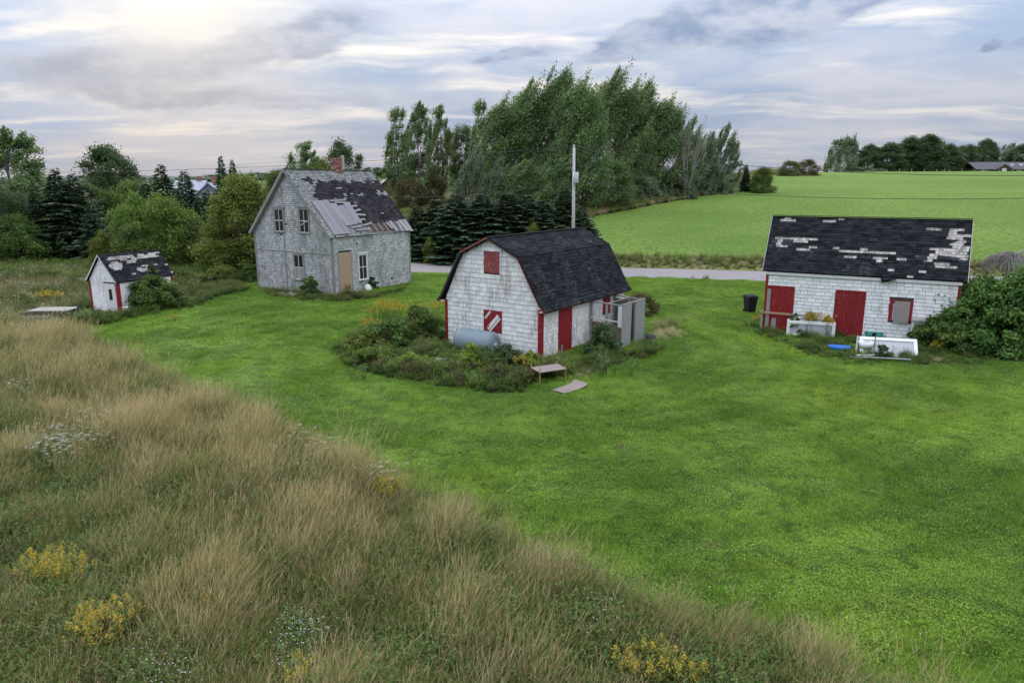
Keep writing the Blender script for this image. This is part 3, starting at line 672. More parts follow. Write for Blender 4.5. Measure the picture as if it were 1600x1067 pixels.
patches = [(.33, .85, 1.56, 1.66), (2.2, 2.9, 1.50, 1.60), (4.3, 4.9, 1.50, 1.56), (6.7, 7.1, 1.50, 1.54), (7.5, 8.2, 1.52, 1.56), (7.0, 7.4, 1.36, 1.43), (.25, 1.35, .92, 1.03), (1.2, 1.9, .84, 1.0), (.15, .42, .66, 1.0), (.15, .98, .64, .74), (1.93, 2.22, .86, 1.03),
           (1.36, 1.8, .60, .68), (1.8, 2.15, .66, .74), (2.92, 3.12, .62, .78), (3.0, 4.3, .56, .68), (4.2, 4.4, .60, .78), (4.2, 5.75, .57, .65), (3.6, 4.1, .38, .46), (4.2, 5.3, .36, .50), (5.85, 6.35, .40, .50), (6.3, 7.15, .53, .60),
           (7.8, 8.5, 1.30, 1.42), (8.05, 8.7, .86, 1.3), (7.9, 8.3, 1.15, 1.3), (7.3, 8.7, .62, .86), (7.5, 8.65, .52, .66), (7.3, 8.2, .26, .36), (6.9, 7.2, .40, .46), (2.0, 2.55, .18, .25), (5.28, 5.85, .04, .14), (5.3, 6.2, .28, .33)]
def rb_skip(u, v, R):
    y = v * (RW / 2 - yE) / SL + yE; uu = u - O2
    for a, b, c, e in patches:
        j_ = .22 * noise.noise(Vector((uu * 1.7, y * 6, 3))); k_ = .035 * noise.noise(Vector((uu * 2.3, y * 3, 8)))
        if a + j_ < uu < b - j_ and c - k_ < y < e + k_: return True
    return R.random() < .004
shingles(rf, 'cedar_shingle', (-O2, yE, zE + .002), (1, 0, 0), SV, [(.02, .02), (TW - .02, .02), (TW - .02, SL), (.02, SL)], [], .15, .17, 'pale_cedar', thick=.010, seed=14, gap=.008)
shingles(rf, 'roof_shingle', (-O2, yE, zE + .002), (1, 0, 0), SV, [(0, 0), (TW, 0), (TW, SL), (0, SL)], [], .155, .33, 'asphalt_shingle', skip=rb_skip, n_ind=300, thick=.018, seed=13, gap=.004, wob=.004, lift=.016, shadow_gap=0)
box('ridge_cap', rf, 'tar', (-O2, RL + O2, RW / 2 - .09, RW / 2 + .09, RR + .13, RR + .16))
slp = math.atan2(SV[2], SV[1])
for u0, wv, y_, tilt, rz in ((5.35, .55, -.22, .55, .12), (4.1, .7, .42, .25, -.1), (5.25, .6, .32, .3, .15), (7.5, .9, .52, .3, -.12), (7.9, .6, 1.0, .3, .5), (6.6, .5, .44, .22, .1), (4.5, .4, .98, .2, 0), (2.2, .4, .92, .25, .1), (1.9, .6, .30, .15, 0)):
    z_ = zE + (y_ - yE) * SV[2] / SV[1] + .07
    box('torn_shingle', rf, 'asphalt_shingle', (0, wv, -.12, .12, -.006, .006), Matrix.Translation((u0, y_, z_)) @ Matrix.Rotation(slp - tilt, 4, 'X') @ Matrix.Rotation(rz, 4, 'Z'), bev=0)
box('torn_shingle', rf, 'asphalt_shingle', (0, .42, -.34, 0, -.006, .006), Matrix.Translation((5.22, yE + .02, zE + .02)) @ Matrix.Rotation(1.2, 4, 'X') @ Matrix.Rotation(.35, 4, 'Z'), bev=0)
box('fascia', rb, 'white_wood', (-.02, RL + .02, yE + .03, yE + .055, zE - .20, zE - .07), bev=.003)
def rakex(x, s): slab(rb, 'rake_board', x, x + .025, [(yE if s else RW - yE, zE - .02), (RW / 2, RR + .07)], .13, 'white_wood')
rakex(-O2 - .028, True); rakex(RL + O2 + .003, True)

# ================================================================== HOUSE
hs = empty('farmhouse', 'abandoned grey weathered shingle farmhouse with decaying dark roof and brick chimney', 'house', (-18.965, 52.344, 0), -.563)
HW, HL, HE, HR = 7.946, 8.08, 4.053, 8.373
hprof = [(0, -.3), (HW, -.3), (HW, HE), (HW / 2, HR), (0, HE)]
hf = prism('wall', hs, 'dark_wood', hprof, 0, .14); hb = prism('wall', hs, 'dark_wood', hprof, HL - .14, HL)
hr_ = box('wall', hs, 'dark_wood', (HW - .14, HW, .141, HL - .141, -.3, HE), bev=0); box('wall', hs, 'dark_wood', (0, .14, .141, HL - .141, -.3, HE), bev=0)
W1, W2, W3, W4, PD = (2.28, 3.38, 4.18, 5.86), (4.85, 5.95, 4.18, 5.92), (4.02, 5.15, .85, 2.72), (2.36, 3.32, .80, 2.68), (.55, 1.70, .10, 2.88)
shingles(hf, 'shingle', (0, 0, 0), (1, 0, 0), (0, 0, 1), hprof, [W1, W2, W3], .15, .17, 'grey_shingle', thick=.022, seed=21, wob=.010, wvar=.45, drop=.002, shadow_gap=.020)
shingles(hr_, 'shingle', (HW, 0, 0), (0, 1, 0), (0, 0, 1), [(0, -.3), (HL, -.3), (HL, HE - .12), (0, HE - .12)], [W4, PD], .15, .19, 'grey_shingle', thick=.026, seed=22, wob=.012, wvar=.45, drop=.003, shadow_gap=.022)
window(hs, *W1, d=-.012, frame='grey_wood', sash='white_trim'); w2_ = window(hs, *W2, d=-.012, frame='grey_wood', sash='white_trim', label='upper window with a broken slat hanging across it')
box('slat', w2_, 'white_wood', (-.32, .32, -.02, 0, -.02, .02), Matrix.Translation((5.40, -.09, 4.85)) @ Matrix.Rotation(-.45, 4, 'Y'), bev=0)
window(hs, *W3, d=-.012, frame='grey_wood', sash='white_trim', lower='panel_grey', label='ground floor window with boarded lower sash')
window(hs, *W4, axis='x', d=HW + .012, frame='white_wood', sash='white_trim')
pd = box('door', hs, 'tan_plywood', (HW + .012, HW + .05, PD[0], PD[1], .45, PD[3]), label='doorway covered with tan plywood')
box('board', pd, 'tan_wood', (HW + .012, HW + .05, PD[0] + .02, PD[1], .1, .44)); box('frame', pd, 'grey_wood', (HW + .003, HW + .06, PD[0] - .1, PD[0] - .003, .1, PD[3] + .1)); box('frame', pd, 'grey_wood', (HW + .003, HW + .06, PD[1] + .003, PD[1] + .1, .1, PD[3] + .1))
for a in (.25, .48, .75): box('slat', pd, 'dark_wood', (HW + .055, HW + .08, PD[0] + .3 + a * .7, PD[0] + .36 + a * .7, .25, .62 + .1 * math.sin(a * 9)), bev=0)
for b in ((-.02, .12, -.045, -.03), (HW - .10, HW + .03, -.05, -.03)): box('corner_board', hs, 'grey_wood', (*b[:2], -.05, -.024, -.2, HE))
box('corner_board', hs, 'grey_wood', (HW + .028, HW + .05, HL - .12, HL + .02, -.2, HE - .1)); box('corner_board', hs, 'grey_wood', (HW + .028, HW + .05, -.02, .12, -.2, HE - .1))
box('corner_board', hs, 'grey_wood', (3.18, 3.27, -.06, -.026, .1, 4.0), label='dark vertical board between the floors')
box('trim_board', hs, 'grey_wood', (.13, HW - .12, -.045, -.024, 2.80, 2.86)); 
box('frieze_board', hs, 'grey_wood', (HW + .006, HW + .05, 0, HL, HE - .12, HE + .06))
# roof: right slope layers
OE, OF = .30, .28
rd = Vector((HW / 2, 0, HE - HR)).normalized(); ex_, ez_ = HW + rd.x * OE, HE + rd.z * OE + .14
hroof = prism('roof', hs, 'dark_wood', [(HW / 2, HR + .14), (HW + .02, HE + .12), (HW + .02, HE + .04), (HW / 2, HR + .06)], -OF, HL + OF)
roofL = prism('roof_deck', hroof, 'grey_wood', [(HW / 2 - .002, HR + .14), (HW - ex_, ez_), (HW - ex_, ez_ - .09), (HW / 2 - .002, HR + .06)], -OF, HL + OF)
hV = (HW / 2 - ex_, 0, HR + .14 - ez_); hSL = math.hypot(hV[0], hV[2]); hTW = HL + 2 * OF
def hx(v): return ex_ + v / hSL * hV[0]      # local x at slope coordinate v
def in_dark(u, x, R):                        # u local y along the ridge, x local x across
    n_ = noise.noise(Vector((u * 1.3, x * 1.7, 4))) * 1.1 + noise.noise(Vector((u * 4, x * 4, 9))) * .5
    top = 4.72 + .45 * n_; left = .95 + .4 * n_ + max(0, x - 6.2) * 1.9
    if x < top or u < left: return False
    if x > 7.55 and u < 3.6 + n_: return False
    if x < 5.7 and n_ > .42: return False
    return True
def hole(u, x): return (x > 7.50 + .18 * noise.noise(Vector((u * 2.2, 0, 0))) and 3.9 < u < 8.6)
shingles(hroof, 'cedar_shingle', (ex_, -OF, ez_), (0, 1, 0), hV, [(0, 0), (hTW, 0), (hTW, hSL), (0, hSL)], [], .14, .17, 'moss_shingle', skip=lambda u, v, R: (hole(u - OF, hx(v)) or R.random() < .04), thick=.02, seed=23, wob=.012, wvar=.4)
shingles(hroof, 'roof_shingle', (ex_, -OF, ez_), (0, 1, 0), hV, [(0, 0), (hTW, 0), (hTW, hSL), (0, hSL)], [], .14, .30, 'brown_asphalt_shingle', skip=lambda u, v, R: (hole(u - OF, hx(v)) or not in_dark(u - OF, hx(v), R) or R.random() < .03), thick=.016, seed=24, wob=.008, lift=.024)
# left slope, seen edge on
shingles(roofL, 'cedar_shingle', (HW - ex_, HL + OF, ez_), (0, -1, 0), (-hV[0], 0, hV[2]), [(0, 0), (hTW, 0), (hTW, hSL), (0, hSL)], [], .15, .3, 'moss_shingle', thick=.02, seed=25)
hslope = math.atan2(hV[2], -hV[0])
def on_roof(name, u0, u1, x0, x1, lift, mat, rz=0., th=.012, **kw):   # sheet lying on the right slope
    cxr = (x0 + x1) / 2; L = abs(x1 - x0) / math.cos(hslope); zc = ez_ + (ex_ - cxr) * math.tan(hslope)
    nrm = Vector((math.sin(hslope), 0, math.cos(hslope)))
    M = Matrix.Translation(Vector((cxr, (u0 + u1) / 2, zc)) + nrm * lift) @ Matrix.Rotation(hslope, 4, 'Y') @ Matrix.Rotation(rz, 4, 'Z')
    return box(name, hroof, mat, (-L / 2, L / 2, -(u1 - u0) / 2, (u1 - u0) / 2, -th / 2, th / 2), M, bev=0, **kw)
for i in range(3): on_roof('roof_sheet', .18 + i * .52, .68 + i * .52, 5.98 - i * .02, 8.02, .07 + .006 * i, 'tarp_sheet', rz=.0)
for i, (a, b, c, e, r_) in enumerate(((1.7, 2.3, 6.15, 7.55, .06), (2.28, 2.9, 6.3, 7.52, .08), (2.85, 3.5, 6.2, 7.45, -.05))): on_roof('roof_sheet', a, b, c, e, .085 + .01 * i, 'tarp_sheet', rz=r_)
for a, b, c, e, r_ in ((1.8, 3.4, 5.95, 6.05, .03), (2.2, 3.6, 6.1, 6.19, -.05), (3.2, 4.1, 6.35, 6.45, .12), (3.3, 4.2, 6.62, 6.72, .2), (3.4, 4.3, 6.9, 7.0, -.1), (3.3, 4.0, 7.2, 7.3, .05), (2.1, 3.2, 7.62, 7.72, .04), (3.4, 4.4, 7.5, 7.6, .2), (2.4, 3.9, 7.82, 7.9, .0)):
    on_roof('loose_board', a, b, c, e, .10, 'grey_wood', rz=r_, th=.02)
for i in range(8):
    u = 3.9 + i * .60; on_roof('rafter', u - .045, u + .045, 7.3, 8.12 if i > 3 else 7.98, -.02, 'tan_wood' if i < 4 else 'grey_wood', th=.10, rz=random.uniform(-.04, .04))
for a, b, x0, x1, r_ in ((6.2, 6.6, 7.45, 8.1, .12), (6.9, 7.25, 7.5, 8.15, -.08), (7.35, 7.8, 7.42, 8.15, .05), (7.85, 8.2, 7.4, 8.2, -.04), (5.9, 6.1, 7.5, 7.95, .3)): on_roof('loose_board', a, b, x0, x1, .10, 'grey_wood', rz=r_, th=.02)
for s_, m_ in ((0, 'grey_wood'), (1, 'grey_wood')):
    f_ = (lambda x: x) if s_ else (lambda x: HW - x)
    rake((HW / 2, HR + .13), (f_(ex_), ez_), -OF + .03, m_, .17, parent=hs, th=.04)
    rake((HW / 2, HR - .02), (f_(HW + .02), HE - .05), -.03, m_, .16, parent=hs, th=.03)
slab_l = box('soffit', hs, 'dark_wood', (-.24, -.002, -OF + .05, HL, HE - .12, HE - .06), bev=0)
box('ridge_cap', hroof, 'moss_shingle' if False else 'dark_wood', (HW / 2 - .10, HW / 2 + .10, -OF, HL + OF, HR + .145, HR + .19))
# brick chimney built brick by brick
chx, chy, chz0, chz1 = HW / 2 - .05, 4.75, HR - .1, HR + .95
ch = box('chimney', hs, 'mortar', (chx - .27, chx + .27, chy - .27, chy + .27, chz0, chz1 - .02), bev=0)
bu = mesh_py('brick_unit', boxv(-.5, .5, -.5, .5, -.5, .5), BOXF); bu.materials.append(MATS['brick'])
nr = 13; hh = (chz1 - chz0) / nr
for r in range(nr):
    for side in range(4):
        for k in range(3 if r % 2 else 2):
            a = Matrix.Rotation(side * math.pi / 2, 4, 'Z'); wv = .56 / (3 if r % 2 else 2); u = -.28 + (k + .5) * wv
            link('brick', bu, ch, None, Matrix.Translation((chx, chy, chz0 + (r + .5) * hh)) @ a @ Matrix.Translation((u, -.275 - random.uniform(0, .006), 0)) @ Matrix.Diagonal((wv - .015, .05, hh - .014, 1)))
cap = box('chimney_cap', ch, 'brick', (chx - .32, chx + .32, chy - .32, chy + .32, chz1 - .02, chz1 + .08))

# ================================================================== SMALL SHED
sd_ = empty('shed', 'small white shingled shed with red corner boards and patchy black roof, at left', 'shed', (-25.653, 42.506, 0), -.38)
sW, sL, sE, sR = 2.336, 4.005, 1.841, 3.31
sp = [(0, -.3), (sW, -.3), (sW, sE), (sW / 2, sR), (0, sE)]
sf = prism('wall', sd_, 'white_wood', sp, 0, .08); prism('wall', sd_, 'white_wood', sp, sL - .08, sL)
ss = box('wall', sd_, 'white_wood', (sW - .08, sW, .081, sL - .081, -.3, sE), bev=0); box('wall', sd_, 'white_wood', (0, .08, .081, sL - .081, -.3, sE), bev=0)
SDr = (1.28, 2.12, -.3, 1.72)
shingles(sf, 'shingle', (0, 0, 0), (1, 0, 0), (0, 0, 1), sp, [SDr], .13, .22, 'clean_white_shingle', thick=.014, seed=31, wob=.004)
shingles(ss, 'shingle', (sW, 0, 0), (0, 1, 0), (0, 0, 1), [(.08, -.3), (sL, -.3), (sL, sE - .05), (.08, sE - .05)], [], .13, .30, 'clean_white_shingle', thick=.014, seed=32, wob=.004)
dr_ = plank_door(sd_, *SDr, 'white_wood', n=5, label='white plank door with a small dark window')
gl = box('window', dr_, 'dark_glass', (1.60, 1.84, -.055, -.040, .72, 1.36), bev=0)
prism('window_head', dr_, 'white_wood', [(1.56, 1.37), (1.88, 1.37), (1.84, 1.48), (1.72, 1.54), (1.60, 1.48)], -.06, -.042)
box('lintel', sd_, 'dark_wood', (1.22, 2.18, -.06, -.02, 1.73, 1.79), bev=0)  # dark strip standing for the shaded gap above the shed door
box('corner_board', sd_, 'red_paint', (sW - .16, sW + .03, -.045, -.018, -.3, sE - .02)); box('corner_board', sd_, 'red_paint', (sW + .018, sW + .045, -.02, .12, -.3, sE - .06))
box('corner_board', sd_, 'red_paint', (-.03, .10, -.045, -.018, -.1, sE - .02)); box('corner_board', sd_, 'red_paint', (sW + .018, sW + .045, sL - .12, sL + .02, -.3, sE - .06))
so = .14; sdv = Vector((sW / 2, 0, sE - sR)).normalized(); sxe, sze = sW + sdv.x * so, sE + sdv.z * so + .08
srf = prism('roof', sd_, 'tar', [(sW / 2, sR + .08), (sxe, sze), (sxe, sze - .06), (sW / 2, sR + .02)], -so, sL + so)
prism('roof_deck', srf, 'tar', [(sW / 2 - .002, sR + .08), (sW - sxe, sze), (sW - sxe, sze - .06), (sW / 2 - .002, sR + .02)], -so, sL + so)
sV = (sW / 2 - sxe, 0, sR + .08 - sze); sSL = math.hypot(sV[0], sV[2])
def sskip(u, v, R):
    if R.random() < .10: return False
    u -= so; x = sxe + v / sSL * sV[0]; n_ = noise.noise(Vector((u * 2.4, x * 3, 1))) * .45
    if x < 1.27: return False
    if x < 1.52 and .15 < u < 3.8: return n_ > -.16 or 2.3 < u < 3.6
    if x < 1.9 and .2 < u < .95: return n_ > -.2
    if x < 1.66 and 1.3 < u < 2.2: return True
    return R.random() < .05 or (1.85 < x < 2.1 and 1.9 < u < 2.7)
shingles(srf, 'cedar_shingle', (sxe, -so, sze), (0, 1, 0), sV, [(0, 0), (sL + 2 * so, 0), (sL + 2 * so, sSL), (0, sSL)], [], .10, .14, 'pale_cedar', thick=.010, seed=33)
shingles(srf, 'roof_shingle', (sxe, -so, sze), (0, 1, 0), sV, [(0, 0), (sL + 2 * so, 0), (sL + 2 * so, sSL), (0, sSL)], [], .12, .28, 'asphalt_shingle', skip=sskip, thick=.014, seed=34, lift=.014)
for s_ in (0, 1): rake((sW / 2, sR + .07), (sxe if s_ else sW - sxe, sze), -so + .02, 'white_wood', .09, parent=sd_, th=.02)

# ================================================================== DISTANT BUILDINGS
def far_house(name, label, px, d, w_, l_, eave, ridge, yaw, wall, roof_m, base=None, wins=(), chim=(), base_z=None, gable_win=True):
    p = at(px, 290, d); bz = terr(p.x, p.y) if base_z is None else base_z
    h = empty(name, label, 'house', (p.x, p.y, bz), yaw)
    pr = [(-w_ / 2, -1), (w_ / 2, -1), (w_ / 2, eave), (0, ridge), (-w_ / 2, eave)]
    prism('wall', h, wall, pr, 0, l_)
    r1 = prism('roof', h, roof_m, [(0, ridge + .2), (w_ / 2 + .5, eave - .1), (w_ / 2 + .5, eave - .35), (0, ridge + .001)], -.4, l_ + .4)
    prism('roof', h, roof_m, [(-.002, ridge + .2), (-w_ / 2 - .5, eave - .1), (-w_ / 2 - .5, eave - .35), (-.002, ridge + .001)], -.4, l_ + .4)
    for a, z in wins:
        wd = box('window', h, 'white_trim', (a - .5, a + .5, -.08, -.002, z - .75, z + .75), bev=0); box('pane', wd, 'dark_glass', (a - .33, a + .33, -.11, -.082, z - .58, z + .58), bev=0)
    for yy in chim: box('chimney', h, 'brick', (-.45, .45, yy - .45, yy + .45, ridge - .3, ridge + 1.5), bev=0)
    return h
g_ = at(318, 288, 165)
fh = far_house('farmhouse', 'distant blue grey house with pale roof and white framed gable window, beyond the left spruces', 322, 165, 7, 9, 0, 0, 0, 'blue_grey_wall', 'pale_metal_roof') if False else None
def fz(py, d): return at(800, py, d).z
h1 = far_house('farmhouse', 'distant blue grey house with pale metal roof, seen between the left spruces', 326, 150, 5.2, 12, fz(304, 150), fz(287, 150) , .0, 'blue_grey_wall', 'pale_metal_roof', wins=((0, fz(306, 150) ),), chim=(3.0,), base_z=0)
x_ = at(300, 290, 158); wing = prism('wing', h1, 'blue_grey_wall', [(2.0, -1), (9.5, -1), (9.5, fz(300, 156)), (5.75, fz(283, 156)), (2.0, fz(300, 156))], -9.0, -2.7, axis='x')
wr = prism('roof', h1, 'pale_metal_roof', [(1.4, fz(301, 156)), (5.75, fz(282, 156)), (5.75, fz(283, 156)), (1.4, fz(302.5, 156))], -9.4, -2.65, axis='x')
box('chimney', h1, 'brick', (-4.7, -3.9, 5.4, 6.2, fz(284, 156), fz(276, 156)), bev=0)
box('chimney', h1, 'brick', (-8.6, -7.8, 5.4, 6.2, fz(284, 156), fz(277, 156)), bev=0)
h2 = far_house('barn', 'small distant brown gabled barn behind the farmhouse roof', 607, 135, 3.6, 6, 0, 0, 0, 'brown_wall', 'dark_roof') if False else None
b2 = terr(at(608, 290, 135).x, 135)
h2 = far_house('barn', 'small distant brown gabled barn beside the two bare-trunked poplars', 608, 135, 3.2, 6, fz(291, 135) - b2, fz(279, 135) - b2, .25, 'brown_wall', 'dark_roof'); h2['category'] = 'barn'
# long dark roofed house on the crest at right
p = at(1567, 270, 232); bz = p.z - .3
h3 = empty('bungalow', 'long low house with dark roof on the hill crest at the right edge', 'house', (p.x, p.y, bz), .0)
zr, ze_ = fz(253, 232) - bz, fz(264, 232) - bz
box('wall', h3, 'brown_wall', (-8.5, 12, 0, 8, -2, ze_ + .1), bev=0)
r3 = prism('roof', h3, 'dark_roof', [(-.7, ze_ - .1), (4, zr), (8.7, ze_ - .1), (8.7, ze_ - .3), (4, zr - .25), (-.7, ze_ - .3)], -9.2, 12.6, axis='x')
prism('gable', h3, 'brown_wall', [(-3.2, ze_ - .3), (1.8, ze_ - .3), (-.7, ze_ + 1.2)], -1.4, .4); prism('roof', h3, 'dark_roof', [(-3.7, ze_ - .3), (-.7, ze_ + 1.5), (2.3, ze_ - .3), (1.9, ze_ - .3), (-.7, ze_ + 1.2), (-3.3, ze_ - .3)], -1.7, 2.5)
for a in (-6.5, -.7, 5): 
    wd = box('window', h3, 'white_trim', (a - .7, a + .7, -.1 if a != -.7 else -1.5, -.002 if a != -.7 else -1.402, .5, 1.6), bev=0)
for a in (3.5, 6.5): box('skylight', r3, 'white_trim', (a - .4, a + .4, 1.2, 2.0, zr - 1.35, zr - .55), bev=0)
def fence(x_px0, x_px1, py, d, n, label):
    f = empty('fence', label, 'fence', (0, 0, 0))
    for i in range(n):
        q = at(x_px0 + (x_px1 - x_px0) * i / (n - 1), py, d); z0 = terr(q.x, q.y); box('post', f, 'grey_wood', (q.x - .08, q.x + .08, q.y - .08, q.y + .08, z0 - .3, z0 + 1.3), bev=0)
fence(1385, 1600, 272, 217, 12, 'row of thin fence posts along the crest of the green field')

# ================================================================== POLES AND WIRES
def pole(px, top, d, lean, label, m='pole_wood', r=.125, boxy=True):
    a = at(px, top, d); z0 = terr(a.x, a.y); o = empty('utility_pole', label, 'utility pole', (a.x, a.y, z0))
    H_ = a.z - z0; tubes('pole', [([(0, 0, -.5), (lean * .5, 0, H_ * .5), (lean, 0, H_)], [r * 1.15, r, r * .8])], o, m, k=10)
    if boxy:
        lathe('transformer', [(0, -.42), (.2, -.42), (.22, -.36), (.22, .36), (.17, .42), (0, .42)], o, 'metal_grey', k=14, mtx=Matrix.Translation((.06, -.34, H_ - 2.3)))
        box('bracket', o, 'metal_grey', (-.05, .05, -.22, -.1, H_ - 2.5, H_ - 2.1)); lathe('insulator', [(0, 0), (.06, 0), (.09, .06), (.05, .12), (.08, .18), (0, .22)], o, 'white_trim', k=8, mtx=Matrix.Translation((lean, 0, H_)))
        tubes('loop', [([(-.1, -.15, H_ - 1.9), (-.36, -.15, H_ - 1.5), (-.38, -.15, H_ - 1.1), (-.1, -.15, H_ - .95)], [.02] * 4)], o, 'metal_grey', k=5)
    return a
pa = pole(899, 231, 57.5, -.1, 'tall pale utility pole with transformer behind the middle barn')
pole(535, 243, 80, 0, 'greenish utility pole behind the farmhouse chimney', 'green_pole_wood', .22, False); pole(143, 291, 95, 0, 'short pale pole among the trees behind the left shed', 'pole_wood', .12, False)
def wire(a, b, sag, label, r=.019):
    a, b = Vector(a), Vector(b); pts = []
    for i in range(25): t = i / 24; p_ = a.lerp(b, t); p_.z -= sag * 4 * t * (1 - t); pts.append(p_)
    tubes('power_line', [(pts, [r] * 25)], None, 'wire', k=5, label=label, cat='wire')
wire(pa + Vector((0, 0, .15)), at(1900, 268, 40), 1.0, 'top power line running right from the pale utility pole')
wire(pa + Vector((0, 0, .1)), at(-250, 262, 95), 1.2, 'top power line running left from the pale utility pole')
wire(pa - Vector((0, 0, 2.6)), at(1900, 300, 40), .8, 'lower power line running right across the field')
wire(pa - Vector((0, 0, 2.5)), at(556, 300, 78), .9, 'lower power line running left above the spruce hedge')
wire(at(535, 246, 80), at(640, 275, 90), .3, 'short wire running right from the greenish pole')
wire(at(1700, 392, 30), at(1530, 352, 60), .1, 'thin wire above the right shrub', .008)

# ================================================================== YARD OBJECTS
def gpt(px, py): 
    r = Vector((1, 0, 0)) * (px - 800) + _U * (533.5 - py) + _W * FPX; t = -CAMH / r.z; return Vector((0, 0, CAMH)) + r * t
# oil tank
tk = empty('oil_tank', 'rusting blue grey oil tank on legs against the gable of the middle barn', 'tank', (-3.146, 33.066, 0), -.608)
c0 = Vector((1.0, -.62, .25)); 
lathe('body', [(0, -1.04), (.34, -1.02), (.51, -.96), (.56, -.86), (.56, .86), (.51, .96), (.34, 1.02), (0, 1.04)], tk, 'tank_paint', k=28, mtx=Matrix.Translation((2.45, -.80, .56)) @ Matrix.Rotation(math.pi / 2, 4, 'Y'))
lathe('rim', [(.30, 0), (.34, .015), (.34, .03), (.29, .03), (.29, 0)], tk, 'tank_paint', k=24, mtx=Matrix.Translation((3.455, -.80, .56)) @ Matrix.Rotation(math.pi / 2, 4, 'Y'))
lathe('cap', [(0, 0), (.09, 0), (.09, .06), (0, .06)], tk, 'metal_grey', k=12, mtx=Matrix.Translation((3.47, -.80, .56)) @ Matrix.Rotation(math.pi / 2, 4, 'Y'))
for xx in (1.7, 3.0):
    for yy in (-1.05, -.55): tubes('leg', [([(xx, yy, -.2), (xx, yy, .32)], [.03, .03])], tk, 'metal_grey')
tubes('pipe', [([(2.0, -.80, 1.02), (2.0, -.80, 1.24), (2.0, -.55, 1.28)], [.025] * 3)], tk, 'metal_grey')
# table with four stake legs
tb = empty('table', 'low pinkish board table on four thin stakes in front of the barn weeds', 'table', (1.42, 26.55, 0), rad(28))
box('tabletop', tb, 'pinkish_board', (-.62, .62, -.36, .36, .50, .53), Matrix.Rotation(rad(3), 4, 'X'))
for sx in (-.58, .58):
    for sy in (-.33, .33): box('leg', tb, 'tan_wood', (sx - .018, sx + .018, sy - .018, sy + .018, -.05, .66 + (.04 if sx < 0 else 0)))
bd = empty('board', 'pinkish sheet of board lying bent on the lawn below the table', 'board', (2.18, 25.35, .03), rad(46))
def bent(name, parent, mat, L, Wd_, fn, th=.02):
    n = 10; v = []; f = []
    for i in range(n + 1):
        x = -L / 2 + L * i / n
        for y in (-Wd_ / 2, Wd_ / 2): z = fn(x, y); v += [(x, y, z), (x, y, z + th)]
    for i in range(n):
        a = i * 4; f += [(a, a + 4, a + 6, a + 2), (a + 1, a + 3, a + 7, a + 5), (a, a + 1, a + 5, a + 4), (a + 2, a + 6, a + 7, a + 3)]
    f += [(0, 2, 3, 1), (n * 4, n * 4 + 1, n * 4 + 3, n * 4 + 2)]
    return link(name, mesh_py(name, v, f, smooth=False), parent, mat)
bent('sheet', bd, 'pinkish_board', 1.35, .62, lambda x, y: max(0, x - .25) ** 2 * .45 + .02 + (.08 * max(0, x) if y > 0 else 0))
# wheelie bin
wb = empty('wheelie_bin', 'black wheelie bin with closed lid on the lawn left of the right barn', 'bin', tuple(gpt(1171, 488)), rad(12))
v = [(-.22, -.26, .06), (.22, -.26, .06), (.22, .22, .06), (-.22, .22, .06), (-.29, -.34, .95), (.29, -.34, .95), (.29, .34, .95), (-.29, .34, .95)]
link('body', mesh_py('bin_body', v, BOXF), wb, 'black_plastic')
v = [(-.31, -.38, .955), (.31, -.38, .955), (.31, .38, .955), (-.31, .38, .955), (-.27, -.33, 1.03), (.27, -.33, 1.03), (.27, .30, 1.06), (-.27, .30, 1.06)]
link('lid', mesh_py('bin_lid', v, BOXF), wb, 'black_plastic')
tubes('handle', [([(-.24, .42, .93), (.24, .42, .93)], [.018, .018])], wb, 'black_plastic')
for sx in (-.27, .27): lathe('wheel', [(0, -.03), (.10, -.03), (.11, 0), (.10, .03), (0, .03)], wb, 'tyre_rubber', k=14, mtx=Matrix.Translation((sx, .24, .11)) @ Matrix.Rotation(math.pi / 2, 4, 'Y'))
# framed white tubs / panels
def framed(label, loc, yaw, tilt, w_, h_, dp, panel_m='enamel_panel', trough=False):
    o = empty('planter_box' if trough else 'white_panel', label, 'planter' if trough else 'panel', loc, yaw)
    M = Matrix.Rotation(tilt, 4, 'X'); b_ = .15
    box('rim', o, 'white_enamel', (0, w_, 0, dp, h_ - b_, h_), M, bev=.012); box('rim', o, 'white_enamel', (0, w_, 0, dp, 0, b_), M, bev=.012)
    box('side', o, 'white_enamel', (0, b_, 0, dp, b_ + .001, h_ - b_ - .001), M, bev=.012); box('side', o, 'white_enamel', (w_ - b_, w_, 0, dp, b_ + .001, h_ - b_ - .001), M, bev=.012)
    box('panel', o, panel_m, (b_, w_ - b_, .05, .08, b_, h_ - b_), M, bev=0)
    if trough:
        for b in ((0, .05, dp, .45, 0, h_), (w_ - .05, w_, dp, .45, 0, h_), (0, w_, .45, .50, 0, h_), (.05, w_ - .05, dp, .45, h_ - .14, h_ - .12)): box('side' if b[5] - b[4] > .1 else 'soil', o, 'white_enamel' if b[5] - b[4] > .1 else 'dark_wood', b, bev=.004)
    return o
framed('white framed planter box with grey panel and plants growing out, between the red doors', (13.96, 35.06, -.05), rad(-20), 0, 2.25, .82, .10, trough=True)
framed('white framed grey panel propped up askew in the weeds below the right window', tuple(gpt(1346, 556) + Vector((0, .1, -.05))), rad(-16), rad(-38), 2.35, 1.02, .08)
